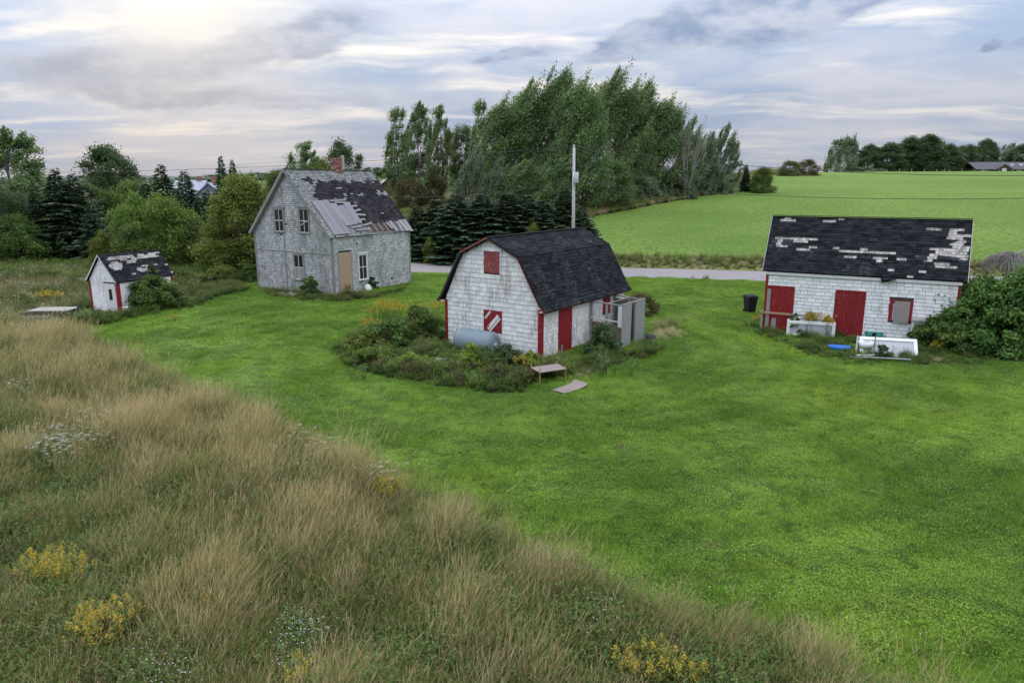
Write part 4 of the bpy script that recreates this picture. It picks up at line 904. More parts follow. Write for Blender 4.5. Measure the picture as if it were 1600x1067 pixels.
# junk
bt = empty('sled', 'bright blue plastic sled tub lying on the grass before the right barn', 'tub', tuple(gpt(1312, 547)), rad(-20))
def tub(o, mat, L, Wd_, h_, t_=.03, rounding=.0):
    v = []; f = []; k = 20
    rings = [(.78, 0), (1.0, h_), (.94, h_), (.74, .04)]
    for s_, z in rings:
        for j in range(k):
            a = 2 * math.pi * j / k; e = .55; cx_ = math.copysign(abs(math.cos(a)) ** e, math.cos(a)); sy_ = math.copysign(abs(math.sin(a)) ** e, math.sin(a)); v.append((cx_ * L / 2 * s_, sy_ * Wd_ / 2 * s_, z))
    for i in range(3):
        for j in range(k): f.append((i * k + j, i * k + (j + 1) % k, (i + 1) * k + (j + 1) % k, (i + 1) * k + j))
    f.append(tuple(range(k))[::-1]); f.append(tuple(range(3 * k, 4 * k)))
    return link('body', mesh_py('tub', v, f, smooth=True), o, mat)
tub(bt, 'blue_plastic', 1.0, .5, .20); box('rope_bar', bt, 'black_plastic', (.45, .53, -.12, .12, .17, .2))
te = empty('crate', 'teal plastic crate in the weeds beside the right red door', 'crate', tuple(gpt(1364, 531)), rad(-22))
tub(te, 'teal_plastic', .85, .55, .38); box('lid', te, 'teal_plastic', (-.40, .40, -.25, .25, .385, .41), bev=.01); box('clip', te, 'black_plastic', (-.08, .08, -.30, -.27, .25, .4))
bs = empty('basin', 'white basin slung between two stakes in front of the propped white panel', 'basin', tuple(gpt(1351, 553)), rad(-10))
b0 = tub(bs, 'white_enamel', .62, .42, .30); b0.location.z = .28
box('post', bs, 'white_wood', (-.40, -.34, -.03, .03, -.05, .82)); box('post', bs, 'tan_wood', (.36, .40, -.03, .03, -.05, .82))
for i, (px, py, L, yw, lab) in enumerate(((1372, 561, 2.4, -8, 'long grey plank lying nearest the lawn below the basin'), (1362, 558, 1.4, 0, 'short pale plank lying across the pile below the basin'), (1385, 564, 1.9, -14, 'grey plank at the front of the pile below the white panel'), (1402, 545, 1.2, 30, 'thin pale stick poking out right of the white panel'))):
    o = box('plank', None, 'grey_wood' if i != 1 else 'white_wood', (-L / 2, L / 2, -.07, .07, 0, .035), Matrix.Translation(gpt(px, py) + Vector((0, 0, .03 + .04 * i if i < 3 else .4))) @ Matrix.Rotation(rad(yw), 4, 'Z'), label=lab, cat='plank')
rp = empty('rail_fence', 'weathered plank rail nailed waist high across the left red door of the right barn', 'rail', rb.location, rb.rotation_euler.z)
box('rail', rp, 'tan_wood', (-.15, 1.35, -.22, -.17, .92, 1.02)); box('rail', rp, 'grey_wood', (1.36, 2.6, -.20, -.16, .93, 1.01)); box('post', rp, 'grey_wood', (-.12, -.02, -.16, -.06, -.1, 1.1)); box('post', rp, 'grey_wood', (2.5, 2.6, -.15, -.06, -.1, 1.0))
wbn = empty('workbench', 'grey plank bench along the wall between the board window and the right shrub', 'bench', rb.location, rb.rotation_euler.z)
box('top', wbn, 'grey_wood', (6.75, 8.3, -.75, -.15, 1.22, 1.28)); box('apron', wbn, 'panel_grey', (6.9, 8.3, -.72, -.68, .55, 1.2)); 
for xx in (6.8, 8.1):
    for yy in (-.7, -.2): box('leg', wbn, 'white_wood', (xx, xx + .08, yy, yy + .06, -.1, 1.22))
# stump, stake
st = lathe('tree_stump', [(0, .42), (.16, .44), (.22, .42), (.26, .3), (.28, .1), (.33, -.1)], None, 'dark_wood', k=14, label='dark sawn stump in the grass at the right end of the pen', cat='stump'); st.location = gpt(1016, 536)
sk = tubes('stake', [([(0, 0, -.1), (.01, 0, .35), (.03, 0, .72)], [.025, .02, .015])], None, 'dark_wood', label='single dark stake on the edge of the tall grass', cat='stake'); sk.location = gpt(421, 640)
# doorstep, white stone
ds = box('doorstep', None, 'grey_wood', (-.85, .85, -.45, .45, 0, .14), Matrix.Translation(gpt(452, 461)) @ Matrix.Rotation(-.5, 4, 'Z'), label='flat grey doorstep slab in front of the farmhouse gable', cat='step')
wsn = bmesh.new(); bmesh.ops.create_icosphere(wsn, subdivisions=2, radius=.26)
for q in wsn.verts: q.co *= 1 + .35 * noise.noise(q.co * 4); q.co.z *= 1.2
me = bpy.data.meshes.new('bucket_stone'); wsn.to_mesh(me); wsn.free(); o = link('stone', me, None, 'white_wood', label='pale lump of stone under the farmhouse side window', cat='stone'); o.location = Vector((-18.965, 52.344, .2)) + Matrix.Rotation(-.563, 3, 'Z') @ Vector((HW + .45, 2.85, 0))
ln = box('plank', None, 'grey_wood', (-1.5, 1.5, -.09, .09, 0, .06), Matrix.Translation(gpt(535, 468)) @ Matrix.Rotation(.35, 4, 'Z'), label='long weathered plank lying on the lawn before the farmhouse door', cat='plank')
# left trailer / pallet platform
tr = empty('trailer', 'low derelict trailer with pale plank deck in the meadow left of the shed', 'trailer', tuple(gpt(84, 497)), rad(3))
for i in range(5): box('plank', tr, 'board_grey', (-1.05, 1.15, -.65 + i * .27, -.65 + i * .27 + .25, .50, .54))
box('side', tr, 'dark_wood', (-1.45, .55, -.78, -.72, .25, .48)); box('side', tr, 'dark_wood', (-1.45, .35, -.98, -.92, .05, .24)); box('side', tr, 'metal_grey', (-1.4, .2, -.90, -.80, .245, .26)); box('axle', tr, 'dark_wood', (-.1, 0, -.7, .7, .2, .3))
for yy in (-.62, .55): lathe('wheel', [(0, -.06), (.2, -.07), (.24, -.04), (.24, .04), (.2, .07), (0, .06)], tr, 'tyre_rubber', k=16, mtx=Matrix.Translation((.95, yy, .22)) @ Matrix.Rotation(math.pi / 2, 4, 'X'))
for xx in (-1.3, 1.1): box('post', tr, 'dark_wood', (xx, xx + .08, .5, .58, -.1, .6))
# bits by the shed
bk = empty('bucket', 'white bucket beside the red corner of the small shed', 'bucket', tuple(gpt(197, 489)), 0)
lathe('body', [(0, 0), (.15, 0), (.19, .34), (.20, .36), (.17, .36), (.14, .03), (0, .03)], bk, 'white_enamel', k=16); tubes('handle', [([(-.19, 0, .33), (-.12, .0, .50), (0, 0, .56), (.12, 0, .50), (.19, 0, .33)], [.008] * 5)], bk, 'metal_grey', k=4)
for i, (px, py, lab) in enumerate(((205, 487, 'nearer pale stick leaning beside the shed bucket'), (211, 485, 'second pale stick leaning beside the shed bucket'), (236, 478, 'left pale stick under the shed shrub'), (243, 478, 'right pale stick under the shed shrub'), (262, 472, 'rightmost pale stick under the shed shrub'))):
    o = box('stick', None, 'white_wood', (-.02, .02, -.02, .02, -.05, .62), label=lab, cat='stick'); o.location = gpt(px, py); o.rotation_euler = (rad(12), rad(-24 - 4 * i), 0)
for i, (px, py) in enumerate(((690, 572), (722, 576), (742, 579))):
    o = box('concrete_block', None, 'concrete', (-.24, .24, -.14, .14, 0, .22), Matrix.Translation(gpt(px, py) + Vector((0, 0, .12))) @ Matrix.Rotation(.4 * i, 4, 'Z'), bev=.02, cat='block', label=('leftmost grey concrete block in the weeds below the tank', 'middle grey concrete block in the weeds below the tank', 'rightmost grey concrete block in the weeds below the tank')[i])
    o['group'] = 'concrete blocks below the oil tank'

# ================================================================== TREES
def leaf_quads(c, size, aspect=1.0, up=0., rng=RNG, axis=None, nrm=None):
    n = len(c); a = rng.normal(size=(n, 3)); a[:, 2] *= (1 - up * .5)
    if axis is not None: a = a * .55 + np.asarray(axis)
    a /= np.linalg.norm(a, axis=1, keepdims=True)
    b = np.cross(a, (rng.normal(size=(n, 3)) + np.array([0, 0, up * 2])) if nrm is None else nrm + rng.normal(size=(n, 3)) * .45); b /= np.linalg.norm(b, axis=1, keepdims=True) + 1e-9
    s = (size * rng.uniform(.6, 1.35, n))[:, None]; a = a * s * aspect; b = b * s
    v = np.stack([c - a * .5, c + b * .42 - a * .05, c + a * .5, c - b * .42 - a * .05], 1).reshape(-1, 3)
    return v, np.arange(n * 4).reshape(-1, 4)
def decid(name, h, r, leafmat, seed, clumps=90, per=220, leaf=.26, base=.12, shape='round', plume=0., sig=(.11, .11), trunk=.02, stems=1, gapiness=.0, top=1.0):
    rg = np.random.default_rng(seed); R = random.Random(seed); cs = []
    tries = 0
    while len(cs) < clumps and tries < clumps * 60:
        tries += 1
        t = R.uniform(base, top) ; a = R.uniform(0, 2 * math.pi)
        if shape == 'round': pr = math.sqrt(max(0, 1 - ((t - (base + top) / 2) / ((top - base) / 2)) ** 2)) ** .85
        elif shape == 'plume': pr = (min(1, (t - base) / .25 + .25)) * (1 - ((t - base) / (top - base)) ** 2.4 * .80)
        else: pr = math.sqrt(max(0, 1 - (t / top) ** 2.2))                     # dome to the ground
        lob = 1 + .42 * noise.noise(Vector((math.cos(a) * 1.6, math.sin(a) * 1.6, t * 3.2 + seed)))
        rr = r * pr * lob * R.uniform(.25, 1) ** .45
        t *= 1 + .16 * noise.noise(Vector((math.cos(a) * rr / r * 2.2, math.sin(a) * rr / r * 2.2, seed * 1.7)))
        q = np.array([math.cos(a) * rr, math.sin(a) * rr, t * h])
        if gapiness and noise.noise(Vector(q * (2.2 / r)) + Vector((seed, 0, 0))) < -.25 + gapiness * .25: continue
        cs.append(q)
    cs = np.array(cs); n = len(cs); ct = rg.uniform(0, 1, n)
    per_i = np.maximum(20, (per * rg.uniform(.5, 1.5, n)).astype(int)); idx = np.repeat(np.arange(n), per_i)
    sc = rg.uniform(.7, 1.35, n)[idx][:, None]
    dr = rg.normal(size=(len(idx), 3)); dr /= np.linalg.norm(dr, axis=1, keepdims=True); dr[:, 2] = np.abs(dr[:, 2]) * np.where(rg.random(len(idx)) < .78, 1, -1)
    if plume:
        thin = (rg.random(n) < .5)[idx][:, None]; dr_s = np.where(thin, .45, 1.1)
    else: dr_s = 1.
    rad_ = rg.random((len(idx), 1)) ** .42 * (1 + (.35 if plume else .75) * rg.random((len(idx), 1)) * (rg.random((len(idx), 1)) < .30)) 
    off = dr * rad_ * np.array([sig[0], sig[0], sig[1]]) * r * sc * 2.6
    off[:, :2] *= dr_s
    if plume: off[:, 2:3] *= np.where(thin, 1.25, .85)
    if plume:
        k = off[:, 2:3]; off = off + np.hstack([k * plume * .38, k * plume * .1, np.zeros_like(k)])
    p = cs[idx] + off; p[:, 2] *= h / np.percentile(p[:, 2], 99.7); p[:, 2] = np.maximum(p[:, 2], .05)
    xy = np.percentile(np.hypot(p[:, 0], p[:, 1]), 97); p[:, :2] *= r / xy; cs = cs * np.array([r / xy, r / xy, 1])
    v, f = leaf_quads(p, leaf, 1.5 if plume else 1., rng=rg, axis=(.32 * plume, .05, .8 * plume) if plume else None, nrm=dr + np.array([0, 0, .35]))
    tn = np.clip(ct[idx] * .72 + rg.uniform(0, .38, len(idx)) - .05, 0, 1)
    crown = mesh_np(name + '_crown', v, f, [leafmat], {'tone': np.repeat(tn, 4)})
    lst = []
    for s_ in range(stems):
        bx0 = R.uniform(-.06, .06) * r * stems; by0 = R.uniform(-.05, .05) * r * stems; tx, ty_ = R.uniform(-.25, .25) * r, R.uniform(-.2, .2) * r
        pts = [(bx0, by0, -.4), (bx0 + tx * .1, by0 + ty_ * .2, h * .25), (bx0 + tx * .5, by0 + ty_ * .5, h * .5), (bx0 + tx, by0 + ty_, h * .86)]
        lst.append((pts, [h * trunk, h * trunk * .72, h * trunk * .45, h * trunk * .1]))
    for q in cs[:: max(1, n // 34)]:
        t0 = min(max(q[2] / h - .22, .06), .75); k = lst[R.randrange(stems)][0]
        st_ = Vector(k[1]).lerp(Vector(k[3]), max(0, (t0 - .25) / .61)) if t0 > .25 else Vector(k[0]).lerp(Vector(k[1]), t0 / .25)
        e = Vector(q); m_ = st_.lerp(e, .5) + Vector((0, 0, -.03 * h)); lst.append(([st_, m_, e], [h * trunk * .35, h * trunk * .2, h * trunk * .05]))
    V, F = [], []
    for pts, rads in lst:
        vv, ff = tube_arrays(pts, rads, 6); o = len(V); V += vv; F += [tuple(i + o for i in q) for q in ff]
    tm = mesh_py(name + '_trunk', V, F, smooth=True); tm.materials.append(MATS['bark'])
    return {'h': h, 'w': 2 * r, 'crown': crown, 'trunk': tm}
def spruce(name, h, r, seed, mat='needles', dens=1.):
    rg = np.random.default_rng(seed); R = random.Random(seed); P0, A, Sz, T = [], [], [], []
    z = .03 * h
    while z < h * .985:
        t = z / h; L = r * (1 - t) ** .82 * R.uniform(.78, 1.12) + .06; nb = int(7 + 4 * (1 - t)); a0 = R.random() * 6.28
        for b in range(nb):
            a = a0 + b * 6.283 / nb + R.uniform(-.25, .25); l = L * R.uniform(.7, 1.15); tone_b = R.random()
            nsp = max(3, int(l / .085 * dens))
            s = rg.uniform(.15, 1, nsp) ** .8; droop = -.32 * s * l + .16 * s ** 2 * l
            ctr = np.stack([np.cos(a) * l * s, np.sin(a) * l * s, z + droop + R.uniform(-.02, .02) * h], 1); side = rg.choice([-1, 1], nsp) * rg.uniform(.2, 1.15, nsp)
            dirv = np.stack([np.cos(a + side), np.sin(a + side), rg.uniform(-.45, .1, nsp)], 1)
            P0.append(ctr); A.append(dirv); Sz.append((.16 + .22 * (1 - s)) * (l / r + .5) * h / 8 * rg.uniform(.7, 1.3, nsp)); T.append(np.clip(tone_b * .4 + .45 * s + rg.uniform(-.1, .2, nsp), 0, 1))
        z += h * (.019 - .008 * t) * R.uniform(.8, 1.2)
    p = np.concatenate(P0); a = np.concatenate(A); s = np.concatenate(Sz)[:, None]; tn = np.concatenate(T); n = len(p)
    a /= np.linalg.norm(a, axis=1, keepdims=True); b = np.cross(a, rg.normal(size=(n, 3)) * .6 + np.array([0, 0, 1])); b /= np.linalg.norm(b, axis=1, keepdims=True)
    tip = p + a * s * 1.7; mid = p + a * s * .75
    v = np.stack([p - a * s * .2, mid + b * s * .38, tip, mid - b * s * .38], 1).reshape(-1, 3)
    crown = mesh_np(name + '_crown', v, np.arange(n * 4).reshape(-1, 4), [mat], {'tone': np.repeat(tn, 4)})
    vv, ff = tube_arrays([(0, 0, -.3), (0, 0, h * .5), (0, 0, h * .99)], [h * .016, h * .010, h * .002], 6); tm = mesh_py(name + '_trunk', vv, ff, True); tm.materials.append(MATS['bark'])
    return {'h': h, 'w': 2 * r, 'crown': crown, 'trunk': tm}
LIB = {
 'poplar': [decid('poplar', 17, 4.2, 'leaf_poplar', 100 + i, 230, 175, .17, .02, 'plume', 1.0, (.080, .20), .012, 2, .85) for i in range(3)],
 'aspen': [decid('aspen', 14, 3.2, 'leaf_poplar', 110 + i, 105, 170, .17, .16, 'plume', .7, (.095, .12), .014, 2, .9) for i in range(3)],
 'silver': [decid('silver', 9, 3.0, 'leaf_silver', 120 + i, 90, 170, .18, .03, 'plume', .9, (.08, .17), .014, 2, .7) for i in range(2)],
 'maple': [decid('maple', 10, 4.6, 'leaf_dark', 130 + i, 125, 240, .20, .10, 'round', 0, (.10, .08), .02, 1, .2) for i in range(2)],
 'grove': [decid('grove', 10, 4.6, 'leaf_dark', 190 + i, 150, 210, .24, .0, 'dome', 0, (.10, .075), .02, 1, .0) for i in range(2)],
 'broad': [decid('broad', 9, 4.2, 'leaf_yellow', 195, 190, 240, .17, .0, 'dome', 0, (.085, .07), .016, 2, .25)],
 'bush': [decid('bush', 5, 3.0, 'leaf_yellow', 140 + i, 130, 220, .14, .0, 'dome', 0, (.105, .09), .014, 3, .5) for i in range(2)],
 'green_bush': [decid('green_bush', 5, 3.0, 'leaf_green', 150 + i, 130, 220, .14, .0, 'dome', 0, (.105, .09), .014, 3, .5) for i in range(2)],
 'olive_bush': [decid('olive_bush', 5, 3.0, 'leaf_olive', 160, 80, 180, .16, .0, 'dome', 0, (.11, .10), .014, 3, .6)],
 'silver_bush': [decid('silver_bush', 5, 3.0, 'leaf_silver', 165, 80, 180, .15, .0, 'dome', .7, (.09, .14), .014, 3, .7)],
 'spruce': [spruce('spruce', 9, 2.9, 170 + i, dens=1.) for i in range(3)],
 'wood_tree': [decid('wood', 9, 4.0, 'leaf_dark', 180, 40, 60, .6, .05, 'round', 0, (.12, .10), .02, 1, .1)],
}
def tree(kind, name, label, px, top, d, wpx, group=None, variant=None, x=None, z=None, minw=0, sink=.1, zoff=None):
    a = at(px, top, d); z0 = terr(a.x, d); h = a.z - z0; wv = wpx * d / 1127
    L = LIB[kind]; v = L[(variant if variant is not None else random.randrange(len(L))) % len(L)]
    o = empty(name, label, 'shrub' if name == 'shrub' else 'tree', (a.x, d, z0 - sink), random.uniform(-.25, .25) if kind in ('poplar', 'aspen', 'silver') else random.uniform(0, 6.28), group)
    s = Matrix.Diagonal((wv / v['w'], wv / v['w'], (h + sink) / v['h'], 1))
    if kind == 'poplar' and top < 200: s = s @ Matrix.Diagonal((1.12, 1.12, 1, 1))
    link('trunk', v['trunk'], o, None, s); link('crown', v['crown'], o, None, s); return o
T = [
 # left side
 ('aspen', 'poplar_tree', 'tall loose light green poplar at the left picture edge', 14, 205, 74, 130),
 ('maple', 'broadleaf_tree', 'dark bushy tree filling the left edge under the tall poplar', -12, 300, 68, 130),
 ('green_bush', 'shrub', 'dark green shrub at the foot of the leftmost trees', 20, 335, 66.5, 90),
 ('spruce', 'spruce_tree', 'low wide dark spruce right of the leftmost poplar', 52, 290, 69, 90),
 ('spruce', 'spruce_tree', 'pointed dark spruce above the left meadow, left of the pair', 84, 262, 70, 125),
 ('spruce', 'spruce_tree', 'pointed dark spruce above the left meadow, right of the pair', 112, 270, 71, 120),
 ('spruce', 'spruce_tree', 'short dark spruce directly behind the small shed roof', 140, 312, 68, 70),
 ('grove', 'broadleaf_tree', 'big round crowned tree rising alone behind the left hedge', 162, 229, 112, 98),
 ('green_bush', 'shrub', 'rounded mid green shrub mass below the round crowned tree', 205, 284, 88, 90),
 ('green_bush', 'shrub', 'mid green shrub left of the rounded mass behind the shed', 165, 300, 84, 80),
 ('spruce', 'spruce_tree', 'dark spruce half hidden behind the yellowish bushes over the shed', 190, 318, 72, 70),
 ('spruce', 'spruce_tree', 'spruce with narrow spire left of the distant blue house', 250, 256, 76, 112),
 ('spruce', 'spruce_tree', 'spruce with thin tip just in front of the distant blue house', 287, 266, 72, 105),
 ('bush', 'shrub', 'yellow green bush with pointed top over the small shed roof', 212, 304, 66, 90),
 ('spruce', 'spruce_tree', 'broad dark spruce in the belt between the narrow spire and the shed ridge', 226, 284, 76, 110),
 ('grove', 'broadleaf_tree', 'dark leafy tree filling the belt behind the left pair of spruces', 60, 282, 82, 150),
 ('grove', 'broadleaf_tree', 'dark leafy tree behind the left end of the mid green hedge', 128, 286, 84, 110),
 ('green_bush', 'shrub', 'mid green bush below the distant blue house', 328, 312, 84, 90),
 ('spruce', 'spruce_tree', 'broad dark spruce low beneath the distant blue house', 272, 296, 70, 120),
 ('spruce', 'spruce_tree', 'dark spruce left of the big yellow green bushy tree', 322, 296, 70, 105),
 ('green_bush', 'shrub', 'leafy green mass between the round tree and the narrow spire spruce', 215, 288, 92, 120),
 ('bush', 'shrub', 'broad yellow green bush right of the small shed roof', 258, 308, 64, 112),
 ('bush', 'shrub', 'low pale bush just left of the shed roof ridge', 160, 362, 63.5, 46),
 ('green_bush', 'shrub', 'low green bush behind the shed ridge', 205, 352, 62.5, 85),
 ('green_bush', 'shrub', 'dark green bush in the gap right of the shed', 300, 350, 64, 75),
 ('spruce', 'spruce_tree', 'dark spruce beside the big yellow green tree near the house', 308, 305, 67, 70),
 ('spruce', 'spruce_tree', 'slim spruce spire above the yellow green tree, left one', 344, 243, 88, 56),
 ('spruce', 'spruce_tree', 'slim spruce spire above the yellow green tree, right one', 362, 249, 89, 54),
 ('broad', 'broadleaf_tree', 'big yellow green bushy tree touching the left side of the farmhouse', 376, 275, 60, 150),
 ('green_bush', 'shrub', 'dark green shrub between bushy tree and farmhouse wall', 405, 330, 63, 60),
 ('bush', 'shrub', 'low sprawling bush at the foot of the big yellow green tree', 345, 385, 58.5, 80),
 # behind the house
 ('aspen', 'poplar_tree', 'light green tree rising behind the left end of the farmhouse ridge', 473, 222, 112, 62),
 ('maple', 'broadleaf_tree', 'dark round tree behind the farmhouse chimney', 534, 221, 108, 66),
 ('bush', 'shrub', 'yellowish bush between the two trees behind the farmhouse ridge', 500, 250, 104, 70),
 ('green_bush', 'shrub', 'green bush behind the left slope of the farmhouse roof', 432, 268, 98, 60),
 ('green_bush', 'shrub', 'green bush low behind the right end of the farmhouse roof', 575, 275, 112, 60),
 ('aspen', 'poplar_tree', 'left of three tall open poplars right of the farmhouse roof', 622, 170, 116, 58),
 ('aspen', 'poplar_tree', 'middle of three tall open poplars right of the farmhouse roof', 655, 162, 113, 56),
 ('aspen', 'poplar_tree', 'right of three tall open poplars right of the farmhouse roof', 684, 166, 115, 48),
 ('olive_bush', 'shrub', 'olive bush under the leftmost open poplar', 640, 278, 110, 60),
 ('olive_bush', 'shrub', 'olive bush under the rightmost open poplar', 678, 272, 112, 52),
 # big poplar group
 ('maple', 'broadleaf_tree', 'small dark round tree at the left end of the poplar row', 722, 196, 122, 46),
 ('aspen', 'poplar_tree', 'slender thin poplar near the left end of the poplar row', 751, 158, 113, 46),
 ('poplar', 'poplar_tree', 'first full poplar from the left in the big row, lower than its neighbours', 783, 158, 107, 88),
 ('poplar', 'poplar_tree', 'second full poplar from the left in the big row', 824, 130, 109, 96),
 ('poplar', 'poplar_tree', 'tallest windswept poplar left of the utility pole', 866, 112, 110, 98),
 ('poplar', 'poplar_tree', 'pale green poplar directly behind the utility pole', 905, 126, 104, 92),
 ('poplar', 'poplar_tree', 'broad tall poplar just right of the utility pole', 958, 113, 118.0, 104),
 ('poplar', 'poplar_tree', 'dark poplar on the right shoulder of the broad tall one', 998, 130, 122.0, 84),
 ('poplar', 'poplar_tree', 'poplar stepping down at the right of the row before the bare tree', 1040, 156, 123.0, 84),
 ('silver', 'poplar_tree', 'thin greyish poplar with half bare branches near the right end of the row', 1078, 185, 127.0, 56),
 ('silver', 'silver_tree', 'silvery grey tree second from the right end of the row', 1104, 208, 130.0, 52),
 ('silver', 'silver_tree', 'silvery wind bent tree at the right end of the poplar row', 1132, 196, 133.0, 58),
 ('silver', 'silver_tree', 'silvery young poplar at the left foot of the poplar row', 735, 232, 100, 60),
 ('silver', 'silver_tree', 'silvery young poplar second at the foot of the row', 775, 248, 98, 60),
 ('poplar', 'young_poplar', 'green young poplar under the first full poplars', 815, 252, 97, 90),
 ('poplar', 'young_poplar', 'dark young poplar low behind the utility pole', 875, 250, 107.0, 100),
 ('poplar', 'young_poplar', 'green young poplar at the foot of the row right of the utility pole', 945, 248, 108.0, 96),
 ('silver_bush', 'shrub', 'silvery undergrowth by the field edge under the broad poplar', 1005, 272, 116.0, 76),
 ('silver_bush', 'shrub', 'silvery undergrowth by the field edge under the bare tree', 1060, 262, 121.0, 70),
 ('silver_bush', 'shrub', 'silvery undergrowth at the right end of the row', 1112, 252, 128.0, 66),
 ('spruce', 'spruce_tree', 'little dark spruce standing alone right of the poplar row', 1167, 257, 131, 26),
 ('green_bush', 'shrub', 'round green bush at the field edge right of the little spruce', 1193, 262, 128, 40),
 ('olive_bush', 'shrub', 'left half of the reddish bush clump on the skyline', 1236, 251, 178, 40),
 ('olive_bush', 'shrub', 'right half of the reddish bush clump on the skyline', 1263, 249, 180, 38),
 # crest right
 ('silver_bush', 'silver_tree', 'pale silvery tree at the left end of the trees on the hill crest', 1319, 214, 226, 56),
 ('silver_bush', 'shrub', 'low silvery bush on the crest below the silvery tree', 1340, 261, 221, 60),
 ('silver_bush', 'shrub', 'small silvery bush on the crest right of the silvery tree', 1368, 264, 221, 36),
 ('grove', 'broadleaf_tree', 'dark round tree first right of the silvery tree on the crest', 1360, 227, 238, 50),
 ('grove', 'broadleaf_tree', 'dark round tree second right of the silvery tree on the crest', 1393, 224, 236, 56),
 ('grove', 'broadleaf_tree', 'high dark tree left of the tallest one on the crest', 1424, 215, 240, 60),
 ('grove', 'broadleaf_tree', 'tallest dark round tree on the hill crest', 1454, 211, 237, 60),
 ('grove', 'broadleaf_tree', 'dark tree on the right shoulder of the tallest crest tree', 1484, 226, 240, 48),
 ('grove', 'broadleaf_tree', 'dark tree left of the long roofed house on the crest', 1512, 227, 244, 44),
 ('grove', 'broadleaf_tree', 'rounded tree directly behind the long roofed house', 1543, 219, 252, 50),
 ('silver', 'broadleaf_tree', 'paler tree behind the right part of the long roofed house', 1575, 225, 256, 46),
 ('grove', 'broadleaf_tree', 'dark tree at the right picture edge on the crest', 1604, 226, 254, 50),
]
vc = {}
for k_, n_, lab, px, top, d_, wpx in T:
    vc[k_] = vc.get(k_, -1) + 1
    tree(k_, n_, lab, px, top, d_, wpx, variant=vc[k_])
# dense spruce hedge behind the road
hd = [(652, 322, 71.5, 76, 'left end spruce of the hedge beyond the road, beside the farmhouse'), (683, 305, 72.5, 80, 'second spruce from the left in the hedge beyond the road'), (716, 298, 71.5, 84, 'third spruce from the left in the hedge beyond the road'), (752, 304, 71, 84, 'fourth spruce from the left in the hedge beyond the road'),
      (788, 300, 72, 84, 'spruce in the hedge beyond the road, above the barn loft hatch'), (822, 308, 71, 80, 'spruce in the hedge behind the ridge of the middle barn'), (855, 312, 70.5, 80, 'spruce in the hedge just left of the utility pole'), (885, 290, 71.5, 74, 'pointed tallest spruce of the hedge behind the utility pole'), (912, 325, 70, 62, 'right end spruce of the hedge beyond the road')]
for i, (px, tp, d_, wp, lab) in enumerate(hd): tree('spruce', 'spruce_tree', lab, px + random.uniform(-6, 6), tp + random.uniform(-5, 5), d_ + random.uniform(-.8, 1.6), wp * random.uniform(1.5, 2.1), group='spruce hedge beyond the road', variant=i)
for px, tp, d_, wp, lab in ((672, 372, 68.5, 26, 'small yellowish sapling before the left part of the spruce hedge'), (832, 350, 68, 30, 'small yellowish sapling before the right part of the spruce hedge'), (745, 378, 68.3, 30, 'low yellowish sapling before the middle of the spruce hedge')): tree('bush', 'sapling', lab, px, tp, d_, wp)
# bare branches beside the thin greyish poplar
dl = []; R_ = random.Random(3)
for i in range(16):
    a = R_.uniform(-.35, .45); L_ = R_.uniform(8, 14); b0_ = Vector((R_.uniform(-.4, .4), 0, R_.uniform(0, 2))); tip = Vector((math.sin(a) * L_ * .6 + 1.2, R_.uniform(-1, 1), 3 + L_))
    dl.append(([b0_, b0_.lerp(tip, .5) + Vector((-.3, 0, 0)), tip], [.12, .07, .012]))
    for j in range(5):
        t_ = R_.uniform(.45, .95); s0_ = b0_.lerp(tip, t_); dl.append(([s0_, s0_ + Vector((R_.uniform(-.9, 1.2), R_.uniform(-.4, .4), R_.uniform(.8, 1.8)))], [.03, .006]))
a = at(1088, 175, 119); dt = tubes('bare_tree', dl, None, 'grey_twig', k=4, caps=False, label='leafless grey branches standing out of the right end of the poplar row', cat='tree'); z0 = terr(a.x, a.y); dt.location = (a.x - .8, a.y, z0); dt.scale = (1, 1, (a.z - z0) / 17)

# far woodland: many small crowns joined, reads as one mass
def woodland():
    base = LIB['wood_tree'][0]['crown']; n = len(base.vertices); bv = np.empty(n * 3, np.float32); base.vertices.foreach_get('co', bv); bv = bv.reshape(-1, 3); tn = np.empty(n, np.float32); base.attributes['tone'].data.foreach_get('value', tn)
    V, Tn = [], []; R = random.Random(5); k = 0
    for (px0, px1, d0, d1, t0, t1, cnt) in ((-60, 720, 190, 260, 284, 274, 46), (700, 1320, 330, 420, 278, 271, 30)):
        for i in range(cnt):
            px = px0 + (px1 - px0) * (i + R.uniform(-.3, .3)) / cnt; d_ = R.uniform(d0, d1); a = at(px, R.uniform(t1, t0), d_); z0 = terr(a.x, d_) - 1; h = max(a.z - z0, 3.0); s = h / 9; ang = R.random() * 6.28; c, s2 = math.cos(ang), math.sin(ang); wv = max(s, .7) * 1.25
            q = np.stack([(bv[:, 0] * c - bv[:, 1] * s2) * wv + a.x, (bv[:, 0] * s2 + bv[:, 1] * c) * wv + d_, bv[:, 2] * s + z0], 1); V.append(q); Tn.append(np.clip(tn * .7 + R.uniform(0, .3), 0, 1)); k += 1
    v = np.concatenate(V); link('woodland', mesh_np('woodland', v, np.arange(len(v)).reshape(-1, 4), ['leaf_dark'], {'tone': np.concatenate(Tn)}), None, None, kind='stuff', label='far low band of woodland on the horizon', cat='woodland')
woodland()

